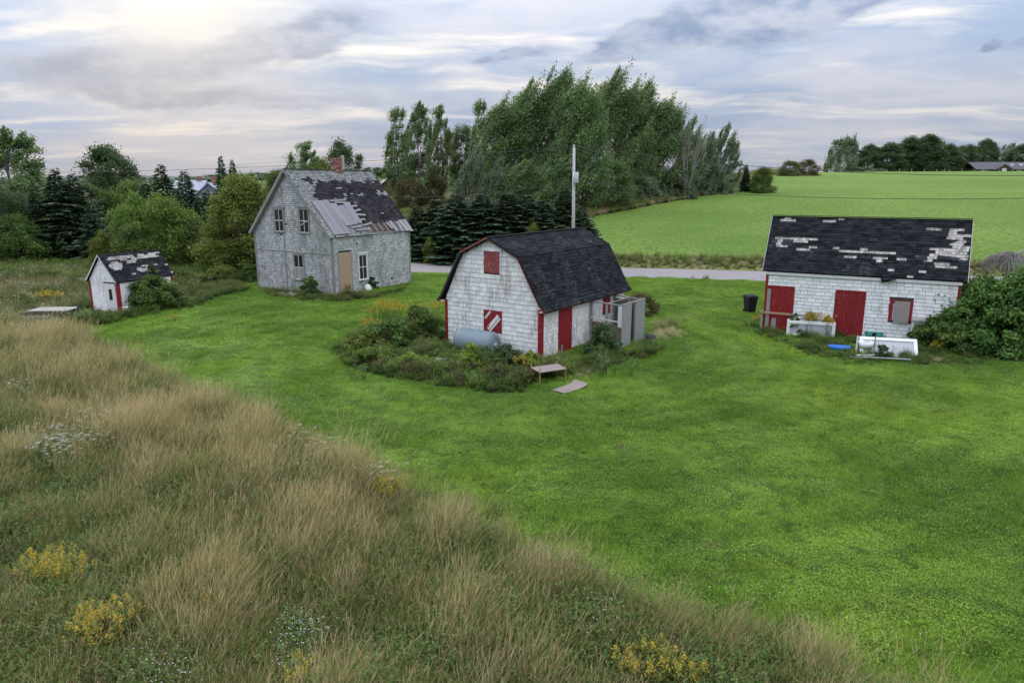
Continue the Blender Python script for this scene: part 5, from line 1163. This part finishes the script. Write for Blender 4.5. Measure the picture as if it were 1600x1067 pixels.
# near shrubs with fine leaves
def shrub(name, label, px, py, h, r, mat, seed, clumps=120, per=170, leaf=.10, yoff=0, shape='dome', gap=.2, sig=(.07, .06), cat='shrub', parts=True):
    g = gpt(px, py) if px > 30 else Vector((px, py, 0)); m_ = decid(name, h, r, mat, seed, clumps, per, leaf, 0, shape, 0, sig, .012, 4, gap)
    o = empty(name, label, cat, (g.x, g.y + yoff, 0)); link('stems', m_['trunk'], o); link('crown', m_['crown'], o); return o
shrub('shrub', 'large rounded dark green shrub overgrowing the right end of the right barn', 1528, 546, 3.2, 2.05, 'leaf_green', 201, 200, 260, .13, yoff=1.0)
shrub('shrub', 'large broad leaved shrub cut by the right picture edge', 1598, 555, 3.7, 2.4, 'leaf_green', 202, 210, 260, .13, yoff=.9)
shrub('shrub', 'lower leafy shrub in front of the workbench by the right barn', 1474, 548, 1.6, 1.25, 'leaf_green', 203, 80, 170, .13, yoff=.3)
shrub('shrub', 'leafy green shrub covering the side wall of the small shed', 243, 482, 2.0, 1.75, 'leaf_green', 204, 120, 170, .12)
shrub('shrub', 'taller upright leafy shoot above the shed shrub', 243, 477, 2.6, .55, 'leaf_green', 205, 40, 90, .11)
shrub('shrub', 'small bright green shrub in front of the farmhouse gable window', 486, 463, 1.35, .75, 'leaf_green', 206, 50, 120, .11)
shrub('shrub', 'small dark shrub at the farmhouse wall right of the side window', 580, 452, .9, .5, 'leaf_dark', 207, 30, 100, .1)
shrub('shrub', 'dark leafy shrub before the brown boards of the pen', 943, 556, 1.45, .85, 'leaf_dark', 208, 70, 150, .08)
shrub('shrub', 'tall dark green shrub left of the gable of the middle barn', 655, 536, 1.75, 1.2, 'leaf_green', 209, 90, 150, .09)
shrub('shrub', 'rounded green shrub second left of the middle barn', 608, 545, 1.5, 1.2, 'leaf_green', 210, 90, 150, .09)
shrub('shrub', 'olive green shrub at the left end of the weeds by the middle barn', 567, 552, 1.1, 1.0, 'leaf_yellow', 211, 80, 150, .08)
shrub('shrub', 'feathery light green round plant in front of the oil tank', 735, 582, 1.25, .48, 'leaf_lime', 212, 60, 200, .05, cat='plant')
shrub('shrub', 'blue green leafy plant right of the oil tank', 794, 577, 1.05, .80, 'leaf_dark', 213, 60, 150, .07, cat='plant')
shrub('shrub', 'bright yellow green plant under the red corner board of the middle barn', 832, 584, .95, .50, 'leaf_lime', 214, 45, 170, .06, cat='plant')
shrub('shrub', 'small dark arched weed mound against the propped white panel', 1377, 561, .62, .36, 'leaf_dark', 219, 40, 150, .05, cat='plant')
shrub('shrub', 'dark low shrub behind the propped white panel by the right barn', 1400, 530, .8, .7, 'leaf_dark', 215, 50, 140, .07)
shrub('shrub', 'lime green weed clump in the middle of the bed left of the tank', 640, 578, .75, .5, 'leaf_lime', 220, 40, 140, .06, cat='plant')
shrub('shrub', 'reddish brown dock clump at the front of the weeds below the tank', 775, 598, .6, .75, 'leaf_olive', 221, 50, 130, .06, cat='plant')
shrub('shrub', 'brownish seeded weeds in the bed left of the table', 815, 600, .62, .55, 'leaf_olive', 222, 40, 130, .06, cat='plant')
shrub('shrub', 'yellowish leafy weeds at the left front of the bed', 585, 572, .8, .8, 'leaf_yellow', 223, 60, 140, .07, cat='plant')
shrub('shrub', 'dark green leafy plant at the left end of the white planter', 14.35, 35.12, 1.12, .3, 'leaf_green', 224, 30, 110, .07, cat='plant')
shrub('shrub', 'straggly shrub behind the far corner of the pen', 1000, 492, 1.3, 1.2, 'leaf_olive', 216, 60, 120, .08)
shrub('shrub', 'bright low bush in the weeds between shed and farmhouse', 345, 440, 1.2, 1.6, 'leaf_yellow', 217, 90, 130, .12)
shrub('shrub', 'dark bush at the left corner of the farmhouse', 392, 438, 1.3, 1.1, 'leaf_green', 218, 70, 130, .11)
# dead brush dome above the right shrub
bdl = []; R_ = random.Random(12)
for i in range(520):
    a = R_.uniform(0, 6.28); e = R_.uniform(.05, 1.5); p0_ = Vector((math.cos(a) * math.cos(e) * .1, math.sin(a) * math.cos(e) * .1, .9)); rr = R_.uniform(.75, 1.0)
    p1_ = Vector((math.cos(a) * math.cos(e) * 1.15 * rr, math.sin(a) * math.cos(e) * 1.15 * rr, .35 + math.sin(e) * .85 * rr)); p2_ = Vector((p1_.x * 1.08, p1_.y * 1.08, p1_.z - R_.uniform(.25, .55))); bdl.append(([p0_, p1_, p2_], [.012, .012, .005]))
bdl.append(([(0, 0, -3), (0, 0, 1.0)], [.08, .05])); bdl.append(([(.2, 0, 1.0), (1.2, .1, 1.35), (2.4, 0, 1.30)], [.05, .035, .02]))
a = at(1575, 408, 33.5); o = tubes('brush_heap', bdl, None, 'grey_twig', k=3, caps=False, label='dome of dead grey twigs poking above the right shrub', cat='dead shrub'); o.location = a - Vector((0, 0, .70))

# ================================================================== GRASS AND WEEDS (geometry nodes instances)
def blades(name, mat, n, r, h0, h1, wd, lean=(.25, .05), spread=.25, seed=0, seedhead=0., segs=3, leafy=0, seed_w=1.25, leaf=.085):
    rg = np.random.default_rng(seed); V, F3, Hh, Tn = [], [], [], []
    for i in range(n):
        a = rg.uniform(0, 6.283); q = r * math.sqrt(rg.random()); x0, y0 = math.cos(a) * q, math.sin(a) * q
        h = rg.uniform(h0, h1); lx, ly = lean[0] * h + rg.normal() * spread * h, lean[1] * h + rg.normal() * spread * h
        ta = rg.uniform(0, 3.14159); wx, wy = math.cos(ta) * wd / 2, math.sin(ta) * wd / 2; tn = rg.random()
        sh_ = rg.random() < seedhead; o = len(V)
        prof = [(0, 1, 0), (.45, .8, .45), (.8, .55, .8)] if not sh_ else [(0, .8, 0), (.5, .5, .5), (.80, .45, .84)]
        if segs == 1: prof = [(0, 1, 0)]
        for t, ww, hv in prof:
            cx_, cy_, cz = x0 + lx * t ** 1.8, y0 + ly * t ** 1.8, h * t * (1 - .12 * t); V += [(cx_ - wx * ww, cy_ - wy * ww, cz), (cx_ + wx * ww, cy_ + wy * ww, cz)]; Hh += [hv, hv]; Tn += [tn, tn]
        k = len(prof)
        for j in range(k - 1): b = o + 2 * j; F3 += [(b, b + 1, b + 3), (b, b + 3, b + 2)]
        e = o + 2 * (k - 1)
        if sh_:
            t = .9; cx_, cy_, cz = x0 + lx * t ** 1.8, y0 + ly * t ** 1.8, h * t * .9; V += [(cx_ - wx * seed_w, cy_ - wy * seed_w, cz), (cx_ + wx * seed_w, cy_ + wy * seed_w, cz), (x0 + lx, y0 + ly, h * .92)]; Hh += [1.1] * 3; Tn += [tn] * 3
            F3 += [(e, e + 1, e + 3), (e, e + 3, e + 2), (e + 2, e + 3, e + 4)]
        else:
            V.append((x0 + lx, y0 + ly, h * .9)); Hh.append(1.); Tn.append(tn); F3.append((e, e + 1, e + 2))
        for j in range(leafy):
            t = rg.uniform(.15, 1.0); cx_, cy_, cz = x0 + lx * t ** 1.8, y0 + ly * t ** 1.8, h * t; la = rg.uniform(0, 6.283); ll = rg.uniform(.5, 1.2) * leaf; dx_, dy_ = math.cos(la) * ll, math.sin(la) * ll; b = len(V); dz_ = rg.uniform(-.4, .7) * ll
            V += [(cx_, cy_, cz), (cx_ + dx_ * .5 - dy_ * .3, cy_ + dy_ * .5 + dx_ * .3, cz + dz_ * .7), (cx_ + dx_, cy_ + dy_, cz + dz_), (cx_ + dx_ * .5 + dy_ * .3, cy_ + dy_ * .5 - dx_ * .3, cz + dz_ * .7)]
            Hh += [t, t, t, t]; tt = rg.random(); Tn += [tt] * 4; F3 += [(b, b + 1, b + 2), (b, b + 2, b + 3)]
    return mesh_np(name, V, F3, [mat], {'h': Hh, 'tone': Tn})
def heads(name, stem_mat, head_mat, n, r, h0, h1, hr, dots, size, seed, flat=True, lean=.15, leafy=5):
    """stems carrying flower heads (umbels or plumes) -> one mesh with two materials"""
    rg = np.random.default_rng(seed); st_ = blades(name, stem_mat, n, r, h0, h1, .012, (lean, 0), .10, seed, 0, 3, leafy, leaf=.06)
    k = len(st_.vertices); v = np.empty(k * 3, np.float32); st_.vertices.foreach_get('co', v); v = v.reshape(-1, 3); hh = np.empty(k, np.float32); st_.attributes['h'].data.foreach_get('value', hh)
    ids = [i for i in range(k) if hh[i] >= .999 and (i + 1 >= k or leafy == 0 or True)]; tips = [v[i] for i in ids if v[i][2] > h0 * .85][:n * 2]
    C, Sx = [], []
    for t in tips:
        for _ in range(dots):
            if flat: a = rg.uniform(0, 6.28); q = hr * math.sqrt(rg.random()); C.append(t + np.array([math.cos(a) * q, math.sin(a) * q, rg.normal() * .008 + .01]))
            else: s = rg.random(); C.append(t + np.array([rg.normal() * hr * (1.1 - s), rg.normal() * hr * (1.1 - s), (s - .75) * hr * 3]))
    C = np.array(C); V2, F2 = leaf_quads(C, size, 1, up=.6, rng=rg)
    V = np.concatenate([v, V2]); nf = len(st_.polygons); F = []
    for p_ in st_.polygons: F.append(tuple(p_.vertices))
    F += [(a + k, b + k, c + k) for a, b, c, d_ in F2] + [(a + k, c + k, d_ + k) for a, b, c, d_ in F2]
    me = mesh_np(name, V, F, [stem_mat, head_mat], {'h': np.concatenate([hh, np.full(len(V2), .6)]), 'tone': rg.random(len(V))})
    mi = np.zeros(len(F), np.int32); mi[nf:] = 1; me.polygons.foreach_set('material_index', mi); bpy.data.meshes.remove(st_); return me
def scatter(name, pts, meshes, label, cat):
    """pts rows: x,y,z, rotz, scale, variant, tilt"""
    pts = np.array(pts, np.float32)
    if len(pts) == 0: return
    col = bpy.data.collections.new(name + '_sources')
    for i, m in enumerate(meshes): col.objects.link(bpy.data.objects.new(f'{i:02d}_{name}', m))
    me = bpy.data.meshes.new(name); me.vertices.add(len(pts)); me.vertices.foreach_set('co', pts[:, :3].ravel())
    a = me.attributes.new('rotv', 'FLOAT_VECTOR', 'POINT'); a.data.foreach_set('vector', np.stack([pts[:, 6], np.zeros(len(pts)), pts[:, 3]], 1).astype(np.float32).ravel())
    a = me.attributes.new('scl', 'FLOAT', 'POINT'); a.data.foreach_set('value', pts[:, 4].copy())
    a = me.attributes.new('var', 'INT', 'POINT'); a.data.foreach_set('value', pts[:, 5].astype(np.int32))
    o = bpy.data.objects.new(name, me); COL.objects.link(o); tag(o, label, cat, None, 'stuff')
    g = bpy.data.node_groups.new(name, 'GeometryNodeTree'); g.interface.new_socket('Geometry', in_out='INPUT', socket_type='NodeSocketGeometry'); g.interface.new_socket('Geometry', in_out='OUTPUT', socket_type='NodeSocketGeometry')
    N = g.nodes; Lk = g.links; gi = N.new('NodeGroupInput'); go = N.new('NodeGroupOutput'); mp = N.new('GeometryNodeMeshToPoints'); ip = N.new('GeometryNodeInstanceOnPoints'); ci = N.new('GeometryNodeCollectionInfo')
    ci.inputs['Collection'].default_value = col; ci.inputs['Separate Children'].default_value = True; ci.inputs['Reset Children'].default_value = True
    def na(nm, ty):
        q = N.new('GeometryNodeInputNamedAttribute'); q.data_type = ty; q.inputs[0].default_value = nm; return q.outputs[0]
    ip.inputs['Pick Instance'].default_value = True
    Lk.new(gi.outputs[0], mp.inputs[0]); Lk.new(mp.outputs[0], ip.inputs['Points']); Lk.new(ci.outputs[0], ip.inputs['Instance']); Lk.new(na('var', 'INT'), ip.inputs['Instance Index'])
    Lk.new(na('rotv', 'FLOAT_VECTOR'), ip.inputs['Rotation']); Lk.new(na('scl', 'FLOAT'), ip.inputs['Scale']); Lk.new(ip.outputs[0], go.inputs[0])
    md = o.modifiers.new('scatter', 'NODES'); md.node_group = g; return o
def nz(x, y, s, o=0): return noise.noise(Vector((x * s + o * 7.3, y * s - o * 3.1, o)))
def infrustum(x, y, m=2.0): return y > 5.5 and abs(x) < y * .75 + m
BLD = [(mb, -.1, Wd + .1, -.1, Ln + .1), (rb, -.05, RL + .05, -.05, RW + .05), (hs, -.1, HW + .1, -.1, HL + .1), (sd_, 0, sW, 0, sL)]
def in_bld(x, y, m=0.):
    for o, x0, x1, y0, y1 in BLD:
        c, s_ = math.cos(o.rotation_euler.z), math.sin(o.rotation_euler.z); dx_, dy_ = x - o.location.x, y - o.location.y; u, v_ = dx_ * c + dy_ * s_, -dx_ * s_ + dy_ * c
        if x0 - m < u < x1 + m and y0 - m < v_ < y1 + m: return True
    return False
def jitgrid(x0, x1, y0, y1, s):
    for i in range(int((x1 - x0) / s) + 1):
        for j in range(int((y1 - y0) / s) + 1): yield x0 + (i + random.random()) * s, y0 + (j + random.random()) * s
# -- lawn
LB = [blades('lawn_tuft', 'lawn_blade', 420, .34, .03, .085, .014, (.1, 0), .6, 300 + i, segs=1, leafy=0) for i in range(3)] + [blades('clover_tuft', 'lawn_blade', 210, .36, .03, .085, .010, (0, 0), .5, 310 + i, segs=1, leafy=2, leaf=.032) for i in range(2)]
BARE = [(gpt(1078, 491), .9, .35), (gpt(1088, 500), .7, .3), (gpt(1068, 498), .5, .4), (gpt(975, 700), .35, .3), (gpt(1110, 850), .3, .2), (gpt(380, 512), .8, .3)]
for i, (g, rx, ry) in enumerate(BARE):
    v = [(g.x, g.y, terr(g.x, g.y) + .012)] + [(g.x + math.cos(k * .449) * rx * random.uniform(.6, 1.1), g.y + math.sin(k * .449) * ry * random.uniform(.6, 1.1), 0) for k in range(14)]; v = [(a, b, terr(a, b) + .012) for a, b, c in v]
    link('bare_earth', mesh_py('bare_earth', v, [(0, 1 + k, 1 + (k + 1) % 14) for k in range(14)]), None, 'bare_soil', kind='structure')
pts = []
for (y0, y1, s) in ((6, 18, .27), (18, 32, .36), (32, 60, .62)):
    for x, y in jitgrid(-26, 48, y0, y1, s):
        if not infrustum(x, y, 1) or not inside((x, y), lawn_poly) or in_bld(x, y): continue
        if any(((x - g.x) / rx) ** 2 + ((y - g.y) / ry) ** 2 < 1.1 for g, rx, ry in BARE) and random.random() < .85: continue
        v_ = random.choice((0, 1, 2)) if nz(x, y, .4, 2) + random.uniform(-.45, .45) < .05 else random.choice((3, 4))
        pts.append((x, y, terr(x, y) - .005, random.uniform(0, 6.28), random.uniform(.8, 1.35) * (1 if y < 32 else 1.5), v_, random.uniform(-.05, .05)))
scatter('lawn_grass', pts, LB, 'short mown grass and clover of the lawn', 'grass')
# clover blossoms and yellow hawkweed dots
CF = [heads('clover', 'lawn_blade', 'clover_white', 7, .30, .05, .09, .008, 4, .014, 320, True, 0, 0), heads('hawkweed', 'lawn_blade', 'yellow_flower', 4, .30, .06, .12, .009, 4, .017, 321, True, 0, 0)]
pts = []
for x, y in jitgrid(-20, 30, 8, 34, .42):
    if not infrustum(x, y, 0) or not inside((x, y), lawn_poly) or in_bld(x, y): continue
    a_ = nz(x, y, .25, 5) + .5 * nz(x, y, 1.1, 6); b_ = nz(x, y, .3, 8) + .5 * nz(x, y, 1.2, 9)
    if a_ > .18 and random.random() < .45: pts.append((x, y, terr(x, y), random.uniform(0, 6.28), random.uniform(.8, 1.2), 0, 0))
    elif b_ > .26 and random.random() < .4: pts.append((x, y, terr(x, y), random.uniform(0, 6.28), random.uniform(.8, 1.2), 1, 0))
scatter('clover_blossom', pts, CF, 'tiny white and yellow flowers dotted over the lawn', 'flowers')
# -- tall meadow
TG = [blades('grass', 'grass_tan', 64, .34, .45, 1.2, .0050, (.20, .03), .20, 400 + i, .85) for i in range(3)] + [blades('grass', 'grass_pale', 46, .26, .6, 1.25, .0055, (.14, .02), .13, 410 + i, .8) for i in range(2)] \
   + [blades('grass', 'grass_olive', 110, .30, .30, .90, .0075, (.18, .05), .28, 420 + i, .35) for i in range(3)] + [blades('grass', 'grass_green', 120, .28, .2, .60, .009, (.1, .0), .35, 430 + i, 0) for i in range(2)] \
   + [blades('weed', 'weed_leaf', 24, .28, .25, .70, .008, (.05, 0), .25, 440 + i, 0, 3, 24, leaf=.055) for i in range(3)] + [blades('weed', 'weed_brown', 30, .22, .3, .75, .007, (.1, 0), .2, 450, 0, 3, 14, leaf=.04)]
meadow_front = lambda x, y: not inside((x, y), lawn_poly) and y < 62 and not inside((x, y), road_poly)
pts = []
for (y0, y1, s) in ((5.5, 13, .155), (13, 22, .20), (22, 38, .30), (38, 62, .42)):
    for x, y in jitgrid(-50, 16, y0, y1, s):
        if not infrustum(x, y, 1.5) or not meadow_front(x, y) or in_bld(x, y, .05): continue
        px_ = 800 + 1127 * x / y
        t_ = nz(x, y, .16, 1) * .55 + .5 * nz(x, y, .55, 2) * 1.3 + .65 * nz(x, y, 1.7, 3) + random.uniform(-.16, .16) - .10
        edge_ = sstep(-5.5, -1., 0 - min(abs((x * .69 + y * .72) - (13.21 * K * .72 + 1.32 * K * .69)), 9)) if y < 34 else 0
        t_ += .26 * edge_ + .24 * sstep(15, 25, y) - .20 * (1 - sstep(10, 15, y)) - .06
        r_ = random.random(); sc = random.uniform(.7, 1.2) * (1 + .35 * nz(x, y, .5, 7) + .3 * max(-.5, t_)); sc *= (1.0 if y < 22 else 1.08)
        if t_ > .42: v_ = random.choice((0, 1, 2, 0, 1, 2, 3, 4, 5, 6, 9))
        elif t_ > .16: v_ = random.choice((0, 1, 2, 5, 6, 7, 5, 6, 9, 10, 8))
        elif t_ > -.10: v_ = random.choice((1, 5, 6, 7, 7, 8, 9, 10, 12, 9))
        else: v_ = random.choice((6, 7, 8, 9, 10, 11, 12, 10, 11, 13))
        if v_ in (3, 4) and nz(x, y, .6, 12) < .0: v_ -= 2
        if x > -31 and y > 45.5 and v_ < 5: v_ = random.choice((6, 7, 8, 9, 10, 11))
        if y > 36: sc *= .62 + .1 * nz(x, y, .3, 4)
        if -26.5 < x < -20 and 37 < y < 47: sc *= .6
        pts.append((x, y, terr(x, y) - .02, random.uniform(-.9, .9), sc, v_, random.uniform(-.12, .10)))
        if random.random() < .95: pts.append((x + .07, y - .05, terr(x, y) - .02, random.uniform(0, 6.28), sc * random.uniform(.65, 1.), random.choice((8, 9, 10, 11, 12, 7)), 0))
scatter('tall_grass', pts, TG, 'tall dry windblown meadow grass with green undergrowth', 'grass')
# -- white umbels, daisies
WF = [heads('umbel', 'grass_green', 'white_flower', 6, .32, .55, .95, .05, 22, .015, 500, True, .12, 4), heads('daisy', 'weed_leaf', 'white_flower', 14, .32, .4, .7, .014, 4, .014, 501, True, .1, 5)]
pts = []
def patch(px, py, r, n, var, out, sc=1., z=.5):
    g = gpt(px, py) * 1.0; k_ = (CAMH - z) / CAMH; g = Vector((g.x * k_, g.y * k_, 0))
    for _ in range(n):
        a = random.uniform(0, 6.28); q = r * math.sqrt(random.random()); x, y = g.x + math.cos(a) * q, g.y + math.sin(a) * q * 1.3
        out.append((x, y, terr(x, y), random.uniform(-.6, .6), sc * random.uniform(.85, 1.15), random.choice(var), 0))
for (px, py, r, n, v_) in ((130, 680, 1.3, 30, (0,)), (100, 700, .8, 9, (0,)), (590, 745, .5, 6, (0,)), (500, 720, .8, 5, (0,)), (450, 700, .6, 3, (0,)), (470, 1000, .5, 14, (1,)), (480, 960, .4, 8, (1,)), (240, 1010, .6, 12, (1,)), (330, 940, .5, 8, (1,)), (700, 1000, .5, 8, (1,)), (760, 930, .5, 6, (1,)), (930, 960, .5, 7, (1,)), (260, 1050, .6, 10, (1,)), (560, 900, .6, 5, (1,)),
                           (420, 760, 1., 6, (1,)), (880, 880, .4, 5, (1,)), (30, 620, 1.2, 5, (0,)), (60, 520, 1.5, 12, (0, 1)), (30, 500, 2.5, 26, (0, 1)), (100, 470, 3.5, 40, (0, 1)), (40, 455, 4, 40, (0, 1)), (110, 440, 4, 30, (0,)), (30, 430, 4, 30, (0,)), (300, 440, 3, 14, (0, 1)), (960, 565, .9, 9, (1,)), (545, 575, .5, 2, (1,))):
    patch(px, py, r, n, v_, pts)
scatter('wildflowers', pts, WF, 'white wildflower heads scattered through the tall grass', 'flowers')
# -- goldenrod: each clump is a thing
def goldenrod(px, py, r, n, h, label, seed, z=.6):
    g = gpt(px, py) * 1.0 if px > 30 else Vector((px, py, 0)); k_ = (CAMH - z) / CAMH; rg = random.Random(seed)
    o = empty('goldenrod_plant', label, 'goldenrod', (g.x * k_, g.y * k_, terr(g.x * k_, g.y * k_)), 0, 'goldenrod clumps')
    m_ = heads('goldenrod', 'weed_leaf', 'goldenrod', n, r, h * .7, h, .045, 40, .020 if z > 0 else .040, seed, False, .10, 12)
    # split the stems and the yellow heads into two parts
    bm = bmesh.new(); bm.from_mesh(m_); bmesh.ops.delete(bm, geom=[f for f in bm.faces if f.material_index == 1], context='FACES'); a_ = bpy.data.meshes.new('stems'); bm.to_mesh(a_); bm.free()
    bm = bmesh.new(); bm.from_mesh(m_); bmesh.ops.delete(bm, geom=[f for f in bm.faces if f.material_index == 0], context='FACES')
    for f in bm.faces: f.material_index = 0
    b_ = bpy.data.meshes.new('flower_heads'); bm.to_mesh(b_); bm.free()
    link('stems', a_, o, 'weed_leaf'); link('flower_head', b_, o, 'goldenrod', kind='stuff')
GR = [(75, 895, .42, 70, 1.05, 'goldenrod clump in the tall grass at the left edge'), (150, 985, .50, 90, 1.0, 'large goldenrod clump at the lower left'), (105, 905, .25, 26, .9, 'small goldenrod clump right beside the left edge clump'), (320, 945, .20, 14, .9, 'tiny goldenrod clump above the lower left flowers'), (605, 765, .38, 44, .95, 'goldenrod clump near the lawn edge amid the tall grass'), (455, 1058, .22, 18, .9, 'goldenrod at the bottom edge left of centre'), (1005, 1035, .45, 50, .85, 'goldenrod clump at the bottom right of the tall grass'), (1060, 1050, .25, 20, .8, 'small goldenrod at the bottom beside the right clump'),
      (600, 516, .9, 110, 1.75, 'yellow goldenrod topping the weeds left of the middle barn'), (578, 530, .5, 36, 1.25, 'goldenrod at the far left end of the weeds by the middle barn'), (645, 520, .5, 34, 1.7, 'goldenrod between the shrubs and the left corner of the middle barn'), (680, 500, .4, 24, 1.3, 'goldenrod at the red left corner of the middle barn'), (815, 583, .45, 34, .85, 'orange goldenrod at the near corner of the middle barn'), (75, 478, .9, 60, 1.1, 'goldenrod behind the derelict trailer'), (270, 505, .5, 10, .6, 'sparse goldenrod at the lawn edge by the shed'), (1390, 548, .3, 12, .5, 'small goldenrod beside the propped white panel'), (14.95, 34.92, .26, 60, 1.38, 'orange goldenrod growing from the white planter, left one'), (15.72, 34.62, .24, 46, 1.25, 'goldenrod growing from the white planter, right one'), (1462, 550, .3, 16, .6, 'yellow flowers in the weeds at the foot of the right shrub'), (350, 432, 1.2, 50, 1.0, 'goldenrod patch in the weeds between shed and farmhouse'), (1180, 512, .4, 14, .8, 'goldenrod at the left corner of the right barn')]
for i, (px, py, r, n, h, lab) in enumerate(GR): goldenrod(px, py, r, n, h, lab, 600 + i, z=.5 if py > 600 else .0)
# -- weeds round the buildings
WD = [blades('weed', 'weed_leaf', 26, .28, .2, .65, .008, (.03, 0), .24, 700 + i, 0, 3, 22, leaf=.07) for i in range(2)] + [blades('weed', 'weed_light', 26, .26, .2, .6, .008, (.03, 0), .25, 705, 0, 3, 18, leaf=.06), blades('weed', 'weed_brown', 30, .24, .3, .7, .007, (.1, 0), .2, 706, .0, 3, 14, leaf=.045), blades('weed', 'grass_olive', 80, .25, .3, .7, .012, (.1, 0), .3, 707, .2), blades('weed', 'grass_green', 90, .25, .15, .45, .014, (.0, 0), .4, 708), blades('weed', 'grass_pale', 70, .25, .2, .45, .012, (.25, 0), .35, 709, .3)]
pts = []
def poly_px(pp): return [tuple(gpt(*q).xy) for q in pp]
def edged(x, y, poly):
    m_ = 9
    for i in range(len(poly)):
        a_, b_ = Vector(poly[i]), Vector(poly[(i + 1) % len(poly)]); ab = b_ - a_; t_ = min(max((Vector((x, y)) - a_).dot(ab) / ab.length_squared, 0), 1); m_ = min(m_, (Vector((x, y)) - a_ - ab * t_).length)
    return m_
zones = [  # pixel outline, density spacing, scale, variant mix
 (poly_px([(522, 548), (560, 520), (640, 500), (698, 505), (704, 545), (845, 562), (900, 560), (980, 552), (1020, 535), (1035, 545), (1010, 560), (950, 575), (905, 585), (850, 612), (780, 616), (700, 606), (600, 590), (540, 572)]), .20, .84, (0, 0, 1, 1, 3, 3, 4, 2, 5, 2)),
 (poly_px([(1150, 500), (1200, 512), (1500, 540), (1600, 540), (1600, 565), (1520, 575), (1400, 570), (1330, 572), (1270, 560), (1200, 535)]), .24, .50, (0, 1, 5, 5, 4, 0)),
 (poly_px([(400, 450), (520, 463), (600, 458), (640, 446), (640, 452), (590, 468), (540, 474), (470, 472), (415, 462)]), .28, .75, (0, 5, 5, 3, 4)),
 (poly_px([(60, 505), (140, 488), (190, 494), (275, 480), (300, 470), (330, 465), (300, 482), (220, 497), (150, 512), (90, 515)]), .32, .8, (0, 1, 4, 5, 2)),
 (poly_px([(1012, 505), (1060, 505), (1075, 525), (1040, 535), (1015, 530)]), .30, .8, (6, 4, 6)),
 (poly_px([(1440, 558), (1490, 556), (1490, 572), (1440, 574)]), .25, .6, (6, 6, 4)),
 (poly_px([(890, 575), (940, 565), (935, 585), (895, 598)]), .25, .7, (6, 6, 4)),
]
for poly, s, sc, mixv in zones:
    xs = [p_[0] for p_ in poly]; ys = [p_[1] for p_ in poly]
    for x, y in jitgrid(min(xs), max(xs), min(ys), max(ys), s):
        if not inside((x, y), poly) or in_bld(x, y, -.02): continue
        if .35 < x < 2.9 and 24.4 < y < 27.0: continue
        edge_ = sc * random.uniform(.5, 1.35) * (1 + .8 * nz(x, y, .9, 3)) * (.45 + .55 * min(1, edged(x, y, poly) / .8))
        pts.append((x, y, terr(x, y) - .02, random.uniform(0, 6.28), edge_, random.choice(mixv), 0))
# verge beyond the road, and rough strip under the poplars
for a_ in np.arange(-6, 105, .42):
    for s_ in np.arange(.5, 6.2, .45):
        p_ = roadpt(a_ + random.uniform(-.2, .2), s_ + random.uniform(-.2, .2)); k_ = s_ / 6
        if random.random() < .25 + .75 * k_: pts.append((p_.x, p_.y, terr(p_.x, p_.y), random.uniform(-.6, .6), random.uniform(.7, 1.3) * (.45 + .75 * k_), random.choice((4, 4, 6, 3, 2)) if k_ > .35 else random.choice((5, 4, 2)), 0))
fe = field_poly[0:7]
for i in range(len(fe) - 1):
    a_, b_ = Vector(fe[i]), Vector(fe[i + 1]); L_ = (b_ - a_).length; nn = Vector((-(b_ - a_).y, (b_ - a_).x)).normalized()
    for j in range(int(L_ * 26)):
        t_ = random.random(); q_ = a_.lerp(b_, t_) + nn * (random.random() ** 1.2 * 6.0 - .3); pts.append((q_.x, q_.y, terr(q_.x, q_.y), random.uniform(-.5, .5), random.uniform(1.1, 2.0), random.choice((6, 6, 4, 3, 2)), 0))
# tan bank seen behind the farmhouse roof, and the ground between the trees
for x, y in jitgrid(-24, 4, 74, 112, .8): pts.append((x, y, terr(x, y), random.uniform(-.5, .5), random.uniform(1.2, 2.0), random.choice((6, 6, 4, 2)), 0))
for x, y in jitgrid(-55, -14, 55, 66, .6):
    if not inside((x, y), road_poly): pts.append((x, y, terr(x, y), random.uniform(-.5, .5), random.uniform(.9, 1.6), random.choice((0, 1, 4, 5, 2)), 0))
scatter('weeds', pts, WD, 'rank weeds and rough grass round the buildings and road verge', 'weeds')
# ragged grass margin along the mown edge
pts = []
for i in range(2, len(bline) - 3):
    a_, b_ = Vector(bline[i]), Vector(bline[i + 1]); L_ = (b_ - a_).length
    for j in range(int(L_ * 12)):
        q_ = a_.lerp(b_, random.random()) + Vector((random.gauss(.12, .28), random.gauss(.12, .28))); pts.append((q_.x, q_.y, terr(q_.x, q_.y), random.uniform(-.6, .6), random.uniform(.4, .95), random.choice((0, 1, 2, 5, 6, 7, 8, 9) if i < 10 else (8, 9, 10, 11, 12)), random.uniform(-.1, .1)))
scatter('edge_grass', pts, TG, 'ragged tufts where the tall grass meets the mown lawn', 'grass')
